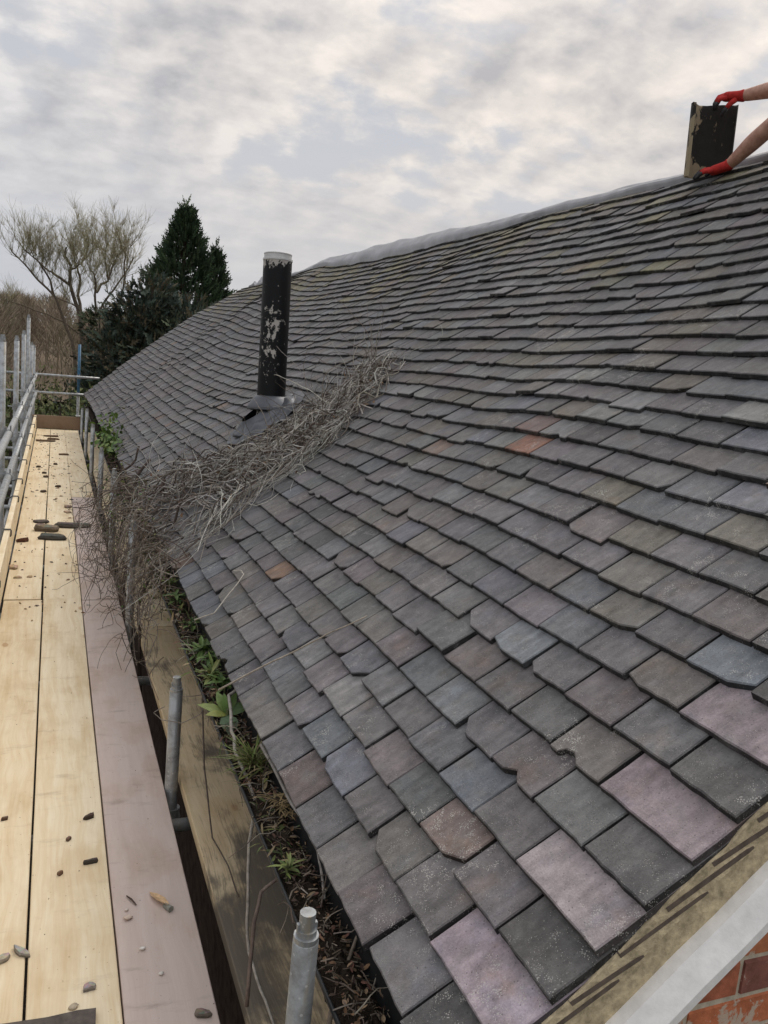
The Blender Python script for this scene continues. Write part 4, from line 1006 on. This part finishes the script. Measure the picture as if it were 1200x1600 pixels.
def glove(wrist, fore, palm_d, nrm, fingers, thumb, name='glove'):
    """palm from wrist along palm_d; nrm = back-of-hand normal"""
    w = Vector(wrist); d = Vector(palm_d).normalized(); n_ = Vector(nrm); n_ = (n_ - d * n_.dot(d)).normalized(); side = d.cross(n_)
    f0 = Vector(fore)
    vs = [(*(w + (f0 - w).normalized() * .035), .034), (*(w + (f0 - w).normalized() * .012), .032), (*(w + d * .03), (.034, .026)), (*(w + d * .065), (.040, .024)), (*(w + d * .085), (.036, .020))]
    o = skin_obj(name, vs, [(0, 1), (1, 2), (2, 3), (3, 4)], mglove_r, person, PO, root=2)
    fv = []; fe = []
    for base, segs, rad in fingers:
        p = w + d * base[0] + side * base[1] + n_ * base[2]; i0 = len(fv); fv.append((*p, rad * 1.05))
        for (a, s_, nn_, L, rr) in segs:
            p = p + (d * a + side * s_ + n_ * nn_).normalized() * L; fv.append((*p, rr)); fe.append((len(fv) - 2, len(fv) - 1))
    return o, fv, fe, (w, d, n_, side)
def fingers_build(parent_glove, specs, frame, m):
    w, d, n_, side = frame
    for base, segs, rad in specs:
        p = w + d * base[0] + side * base[1] + n_ * base[2]; b = MB(); pts = [p]; rs = [rad]
        for (a, s_, nn_, L, rr) in segs:
            v = (d * a + side * s_ + n_ * nn_).normalized(); pts += [p + v * (L * .5), p + v * L]; rs += [(rs[-1] + rr) / 2, rr]; p = p + v * L
        pts.append(p + v * rs[-1] * .6); rs.append(rs[-1] * .45)
        k = len(pts); half = 3
        b.tube(pts[:half + 1], rs[:half + 1], 10, m=0); b.tube(pts[half:], rs[half:], 10, m=1)
        b.build('finger', [mglove_r, m], parent_glove, PO, smooth=True)
# lower hand: flat on the membrane, fingers pointing down-left
o, _, _, fr = glove(LW, LE, (-.52, .42, -.20), (-.25, -.25, .93), [], None)
fs = []
for k, (off, L) in enumerate(((-.030, .085), (-.010, .095), (.011, .088), (.030, .068))):
    sp = off * 3.2
    fs.append(((.072, off, .004), [(1, sp, .18, L * .42, .0105), (1, sp, -.30, L * .33, .0098), (1, sp, -.75, L * .25, .0088)], .0118))
fs.append(((.02, .030, -.008), [(.8, .9, -.10, .042, .0125), (1, .55, -.30, .034, .0105), (1, .2, -.5, .02, .0095)], .0150))
fingers_build(o, fs, fr, mglove_b)
# upper hand: gripping the tile's top edge, thumb on our side
o, _, _, fr = glove(RW, RE, (-.62, .35, -.06), (-.25, -.35, .85), [], None)
fs = []
for k, (off, L) in enumerate(((-.030, .080), (-.010, .090), (.011, .085), (.030, .066))):
    fs.append(((.068, off, .002), [(1, 0, -.25, L * .42, .0105), (.45, 0, -1, L * .35, .0098), (-.1, 0, -1, L * .25, .0088)], .0118))
fs.append(((.025, -.028, -.010), [(.9, -.55, -.55, .042, .0125), (.7, -.25, -1, .034, .0105), (.4, 0, -1, .022, .0095)], .0150))
fingers_build(o, fs, fr, mglove_b)
# held ridge tile: open trough seen from its hollow side
def rt_mat():
    m, t, b = mat('sooty_ridge_tile', .8, .2); p = pos(t)
    c = mixc(t, noise_(t, p, 12, 5, .6), (.018, .018, .018), (.05, .048, .042))
    sx3 = node(t, 'ShaderNodeSeparateXYZ', inp={0: p})
    bias = math_(t, 'ADD', math_(t, 'MULTIPLY', ramp(t, sx3.outputs['X'], 3.10, 3.17, 1, 0), .14), math_(t, 'MULTIPLY', ramp(t, sx3.outputs['Z'], 2.80, 2.93, 1, 0), .13))
    mm = ramp(t, math_(t, 'ADD', noise_(t, vmath(t, 'MULTIPLY', p, (1.4, 1, .7)), 11, 6, .65), bias), .62, .66)
    c = mixc(t, mm, c, (.33, .27, .18)); setc(t, b, c); bump(t, b, math_(t, 'ADD', noise_(t, p, 60, 4, .6), mm), .5, .006)
    return m
M_RT = rt_mat()
TB = Vector((3.185, 3.72, 2.785)); TT = Vector((3.150, 3.70, 3.140)); tax = (TT - TB).normalized()
side_ = Vector((1, -.28, .05)); side_ = (side_ - tax * side_.dot(tax)).normalized(); back = side_.cross(tax)
if back.y < 0: back = -back
prof = [(-.118, -.028), (-.112, .010), (-.095, .036), (-.06, .050), (0, .054), (.06, .048), (.092, .034), (.108, .010), (.112, -.012)]
b = MB(); L = (TT - TB).length; vs = []; n = len(prof)
for j in range(7):
    u = j / 6 * L
    for (a, d_) in prof: vs.append(TB + tax * (u + (.014 * mnoise.noise((a * 40, j, 0)) if j in (0, 6) else 0)) + side_ * a + back * d_)
    for (a, d_) in prof: vs.append(TB + tax * u + side_ * a * 1.10 + back * (d_ + .014))
fs = []
for j in range(6):
    a0 = j * 2 * n; b0 = a0 + 2 * n
    for i in range(n - 1):
        fs.append((a0 + i, a0 + i + 1, b0 + i + 1, b0 + i)); fs.append((a0 + n + i, b0 + n + i, b0 + n + i + 1, a0 + n + i + 1))
    fs.append((a0, b0, b0 + n, a0 + n)); fs.append((a0 + n - 1, a0 + 2 * n - 1, b0 + 2 * n - 1, b0 + n - 1))
for a0 in (0, 12 * n):
    for i in range(n - 1): fs.append((a0 + i, a0 + n + i, a0 + n + i + 1, a0 + i + 1))
b.add(vs, fs)
rt = b.build('ridge_tile', M_RT, None, TB, label='loose sooty ridge tile with mortar patches held upright on the ridge', category='ridge tile')

# ------------------------------------------------------------------ ground, hill, trees
b = MB(); b.grid(lambda u, v: Vector((-200 + u * 500, -60 + v * 460, -2.4)), 20, 20); b.build('ground', M_GROUND, kind='structure', label='rough grassy ground around the house', category='ground')
b = MB(); b.grid(lambda u, v: Vector((-1.2 + u * 1.95, -3 + v * 22, -2.33 + .02 * mnoise.noise((u * 9, v * 60, 1)))), 14, 90); b.build('shade_strip', M_SOIL, kind='structure', label='dark strip added to imitate shade on the earth along the foot of the house wall', category='earth')  # dark strip added in place of the shade below the boards
hr = random.Random(77)
def hillz(x, y): return -2.5 + 6.2 * g(y, 85, 26) * (.75 + .25 * math.tanh((4 - x) / 14)) + .5 * mnoise.noise((x * .06, y * .06, 2))
b = MB(); b.grid(lambda u, v: Vector((-140 + u * 340, 48 + v * 90, hillz(-140 + u * 340, 48 + v * 90))), 60, 20); b.build('hillside', M_HILL, smooth=True, kind='structure', label='brown hillside beyond the trees', category='hill')
def sliver(b, p, q, w, c, vdir=None):
    d = (q - p); v = (p - CAM).cross(d) if vdir is None else d.cross(vdir)
    if v.length < 1e-6: return
    v = v.normalized() * w; b.add([p - v, p + v, q], [(0, 1, 2)], c)
b = MB()
for i in range(190):
    x = hr.uniform(-14, 14) if i < 150 else hr.uniform(-40, 45); y = hr.uniform(46, 75); z0 = hillz(x, y)
    top = hr.uniform(3.2, 5.2) * (1.0 if x < 2 else .8); H = max(2.5, 1.645 + (y / 60) * 2.8 * hr.uniform(.7, 1.02) - z0) * (.92 if x < .5 else .78)
    cbase = vary(hr.choice([(.24, .19, .145), (.21, .17, .125), (.27, .22, .16), (.19, .17, .11)]), hr, .2)
    tr_ = hr.uniform(.05, .10)
    b.tube([(x, y, z0), (x + hr.uniform(-.3, .3), y, z0 + H * .5), (x + hr.uniform(-.5, .5), y, z0 + H)], [tr_, tr_ * .6, .02], 4, vary(cbase, hr, .1), cap=False)
    for k in range(420):
        u = hr.random() ** .6; zz = z0 + H * (.12 + .80 * u); a = hr.uniform(0, 6.28); rad = H * .30 * (1.1 - u * .75) * hr.random() ** .5
        p = Vector((x + math.cos(a) * rad, y + math.sin(a) * rad, zz)); d = Vector((math.cos(a) * .5, math.sin(a) * .5, hr.uniform(.4, 1.3))).normalized() + rvec(hr) * .3
        sliver(b, p, p + d * hr.uniform(.35, .9), hr.uniform(.010, .026), vary(cbase, hr, .3), vdir=rvec(hr))
b.build('bare_wood', M_TWIG, kind='stuff', label='brown leafless wood on the hillside', category='wood')

# bare willow
wo = Vector((.9, 32, -2.4)); wil = empty('bare_willow', wo, 'bare willow with fine yellowish twigs rising beyond the scaffold end', 'tree')
LIMBS = [[(0.94, -2.4), (0.97, 0.0), (0.94, 1.36), (0.85, 2.34), (0.69, 2.72), (0.42, 3.48), (0.44, 4.04), (0.27, 4.37), (0.3, 4.67)], [(.85, -.5), (0.55, 1.5), (0.28, 2.19), (-0.03, 2.94), (-0.58, 3.44), (-1.07, 3.93), (-1.48, 4.39)], [(-0.03, 2.94), (-0.23, 3.48), (-0.59, 4.08), (-1.12, 4.48)], [(0.42, 3.43), (-0.01, 3.68), (-0.26, 3.78), (-0.67, 4.11), (-1.0, 4.37)], [(0.84, 2.47), (0.76, 3.12), (0.76, 3.82), (0.6, 4.32), (0.5, 4.91)], [(0.85, 2.43), (0.73, 2.68), (0.05, 2.91)], [(.95, 1.0), (1.31, 2.52), (1.29, 3.41), (1.17, 3.83), (1.03, 4.03)], [(1.31, 3.28), (1.48, 3.56), (1.73, 3.72), (1.67, 4.2), (1.57, 4.63), (1.68, 5.17)], [(1.73, 3.77), (1.84, 4.14), (1.92, 4.59)], [(0.96, 1.7), (0.28, 2.1), (-0.22, 2.31), (-1.17, 2.57), (-1.77, 2.68)], [(0.49, 3.96), (0.82, 4.18), (0.97, 4.59), (1.04, 5.12)], [(1.9, 1.0), (2.24, 3.92), (2.22, 4.63), (2.07, 5.05)], [(1.1, 2.0), (1.55, 2.8), (2.0, 3.6), (2.45, 4.3), (2.6, 4.7)]]
trunk = MB(); crown = MB(); wr = random.Random(12)
BC = (.13, .105, .080)
for li, l in enumerate(LIMBS):
    dy0 = 0 if li == 0 else wr.uniform(-.9, .9)
    pts = [Vector((x, 32 + dy0 * min(1, k * .4), z)) for k, (x, z) in enumerate(l)]
    p = wander(pts, wr, .06, 4); r0 = (.12, .075, .05, .05, .065, .04, .06, .05, .04, .038, .04, .05, .05)[li]
    trunk.tube(p, [r0 * (1 - .78 * k / len(p)) for k in range(len(p))], 6, vary(BC, wr, .15), cap=False)
    start = {0: .55, 1: .45, 9: .75}.get(li, .3)
    nb = {9: 4, 5: 7}.get(li, 20)
    for k in range(nb):
        i = int((start + (1 - start) * wr.random()) * (len(p) - 1)); q = p[i]
        d = Vector((wr.uniform(-.75, .75), wr.uniform(-.8, .8), wr.uniform(.45, 1.2))).normalized(); pts2 = [q]; Lb = wr.uniform(.6, 1.5)
        if li == 9: d.z = abs(d.z) * .6; Lb *= .5
        for m_ in range(4): d = (d + rvec(wr) * .28 + Vector((0, 0, .12))).normalized(); pts2.append(pts2[-1] + d * Lb / 4)
        tc_ = vary(wr.choice([(.20, .175, .11), (.24, .22, .13), (.17, .14, .10)]), wr, .2)
        crown.tube(pts2, [.009, .0075, .006, .0045, .003], 4, tc_, cap=False)
        for m_ in range(28):
            q2 = pts2[wr.randint(1, 4)] + rvec(wr) * .03; d2 = (d + rvec(wr) * .75 + Vector((0, 0, .35))).normalized(); L2 = wr.uniform(.2, .62)
            mid_ = q2 + d2 * L2 * .5; e_ = mid_ + (d2 + rvec(wr) * .3).normalized() * L2 * .5
            tc2 = vary(wr.choice([(.36, .33, .20), (.31, .28, .17), (.40, .37, .24), (.27, .23, .16)]), wr, .2)
            crown.tube([q2, mid_, e_], [.0038, .0030, .0018], 3, tc2, cap=False)
trunk.build('trunk', M_BARK, wil, wo, smooth=True); crown.build('crown', M_BARK, wil, wo)

# conifers: upswept feathery sprays
def spray(b, p, d, L, r, cols):
    d = d.normalized(); s = d.orthogonal().normalized(); s = (s * math.cos(1.0) + d.cross(s) * math.sin(1.0)) if r.random() < .5 else s
    c = vary(r.choice(cols), r, .3)
    for k in range(7):
        u = k / 7; w = L * .42 * (1 - u * .75); sg = 1 if k % 2 else -1
        a = p + d * (u * L * .8); t_ = a + (d * .75 + s * sg * .7 + rvec(r) * .25).normalized() * w
        q = a + d * (L * .24); b.add([a, t_, q], [(0, 1, 2)], c)
    b.add([p - s * .02, p + s * .02, p + d * L], [(0, 1, 2)], c)
def conifer(name, label, x, y, z0, H, rad, cols, n, seed, lobes, spl=.42):
    r = random.Random(seed); o0 = Vector((x, y, z0)); e = empty(name, o0, label, 'tree'); b = MB(); tk = MB()
    for (lx, ly, hh, rr, share) in lobes:
        base = o0 + Vector((lx, ly, 0)); tk.tube([base, base + Vector((0, 0, hh * .5)), base + Vector((0, 0, hh * .97))], [.16, .10, .02], 7, (.06, .045, .035))
        for i in range(int(n * share)):
            u = r.random() ** .8; zz = hh * (.06 + .90 * u); a = r.uniform(0, 6.28)
            prof_ = (1 - u) ** .9 * (1 + .35 * mnoise.noise((a * 1.2, u * 7, seed))) + .02
            R_ = rr * prof_ * (.45 + .55 * r.random() ** .45)
            p = base + Vector((math.cos(a) * R_, math.sin(a) * R_, zz)); d = Vector((math.cos(a) * .8, math.sin(a) * .8, .45 + .9 * u)) + rvec(r) * .45
            spray(b, p, d, spl * r.uniform(.5, 1.15) * (1 - .35 * u), r, cols)
            if i % 12 == 0: tk.tube([base + Vector((0, 0, zz * .96)), p], [.018, .006], 4, (.06, .045, .035), cap=False)
        for k in range(10): spray(b, base + Vector((r.uniform(-.06, .06), r.uniform(-.06, .06), hh * (.9 + .01 * k))), Vector((0, 0, 1)) + rvec(r) * .4, spl * .7, r, cols)
    tk.build('trunk', M_BARK, e, o0); b.build('crown', M_FOL, e, o0); return e
DG = [(.044, .072, .036), (.056, .088, .042), (.032, .055, .032), (.072, .100, .048)]
conifer('conifer', 'tall dark green pointed conifer beyond the roof end', 3.55, 26, -2.4, 8.45, 1.75, DG, 9000, 4, [(-.05, 0, 8.25, 2.8, .60), (.95, .3, 7.2, 1.5, .24), (-.75, .2, 6.4, 1.3, .16)], .55)
DB = [(.055, .076, .060), (.072, .095, .072), (.040, .058, .048), (.080, .094, .056), (.11, .092, .058)]
def shrub(name, label, x, y, z0, blobs, cols, n, seed, L=.22, cat='tree'):
    r = random.Random(seed); o0 = Vector((x, y, z0)); e = empty(name, o0, label, cat); b = MB(); tk = MB()
    tot = sum(q[3] ** 2 for q in blobs)
    for (bx, by, bz, rr) in blobs:
        c0 = o0 + Vector((bx, by, bz)); tk.tube([o0 + Vector((bx * .2, by * .2, 0)), o0 + Vector((bx * .6, by * .6, bz * .6)), c0 + Vector((0, 0, rr * .5))], [.07, .05, .015], 6, (.07, .055, .045), cap=False)
        for i in range(int(n * rr ** 2 / tot)):
            d = rvec(r); k = (1 + .4 * mnoise.noise(d * 2.2 + Vector((bx, by, seed)))) * (.4 + .6 * r.random() ** .4); p = c0 + d * (rr * k)
            if p.z < z0: continue
            spray(b, p, d + Vector((0, 0, .35)) + rvec(r) * .7, L * r.uniform(.5, 1.3), r, cols)
    tk.build('trunk', M_BARK, e, o0); b.build('crown', M_FOL, e, o0); return e
shrub('evergreen_tree', 'broad bluish dark evergreen in front of the pointed conifer', 1.9, 23, -2.4, [(-.3, 0, 3.5, .9), (.25, .2, 4.6, .85), (.6, 0, 3.6, 1.1), (-.1, 0, 2.2, 1.1), (.9, .2, 2.2, 1.1), (.45, .1, 5.3, .5), (-.7, 0, 2.6, .6), (-.2, .1, 4.5, .45), (1.3, .2, 4.4, .9)], DB, 8000, 6, .30)
shrub('ivy_tree', 'small ivy covered trunk left of the evergreen', 1.15, 25, -2.4, [(0, 0, 4.4, .5), (.1, 0, 3.5, .55), (.1, 0, 2.6, .7)], [(.035, .05, .022), (.05, .065, .03), (.03, .04, .02)], 1200, 8, .24)
BG = [(.10, .125, .045), (.13, .145, .055), (.075, .10, .04), (.16, .155, .075)]
bushes = [(-.9, 21, 'low green bush behind the left end of the far rails', .95), (.15, 20, 'green bush behind the middle of the far rails', .95), (1.0, 20.5, 'green bush beside the far corner of the roof', 1.0), (-2.4, 23, 'green bush left of the outer posts', 1.2), (.6, 24, 'dark green bush in the second row behind the far rails', 1.3), (-.7, 26, 'brownish green bush behind the left far bush', 1.3)]
for i, (x, y, lab, rr) in enumerate(bushes):
    shrub('bush', lab, x, y, -2.4, [(0, 0, 1.0, rr), (.4, .1, 1.9, rr * .72), (-.4, 0, 1.8, rr * .72), (0, .2, 2.4, rr * .6)], BG if i != 4 else DB, 1150, 50 + i, .17, 'bush')
shrub('yellow_shrub', 'small yellow flowering shrub by the blue post', .50, 18.2, -2.4, [(0, 0, 2.2, .16), (.06, 0, 2.0, .18), (0, 0, 1.2, .4)], [(.35, .33, .03), (.16, .18, .04), (.1, .13, .03)], 140, 70, .08, 'shrub')
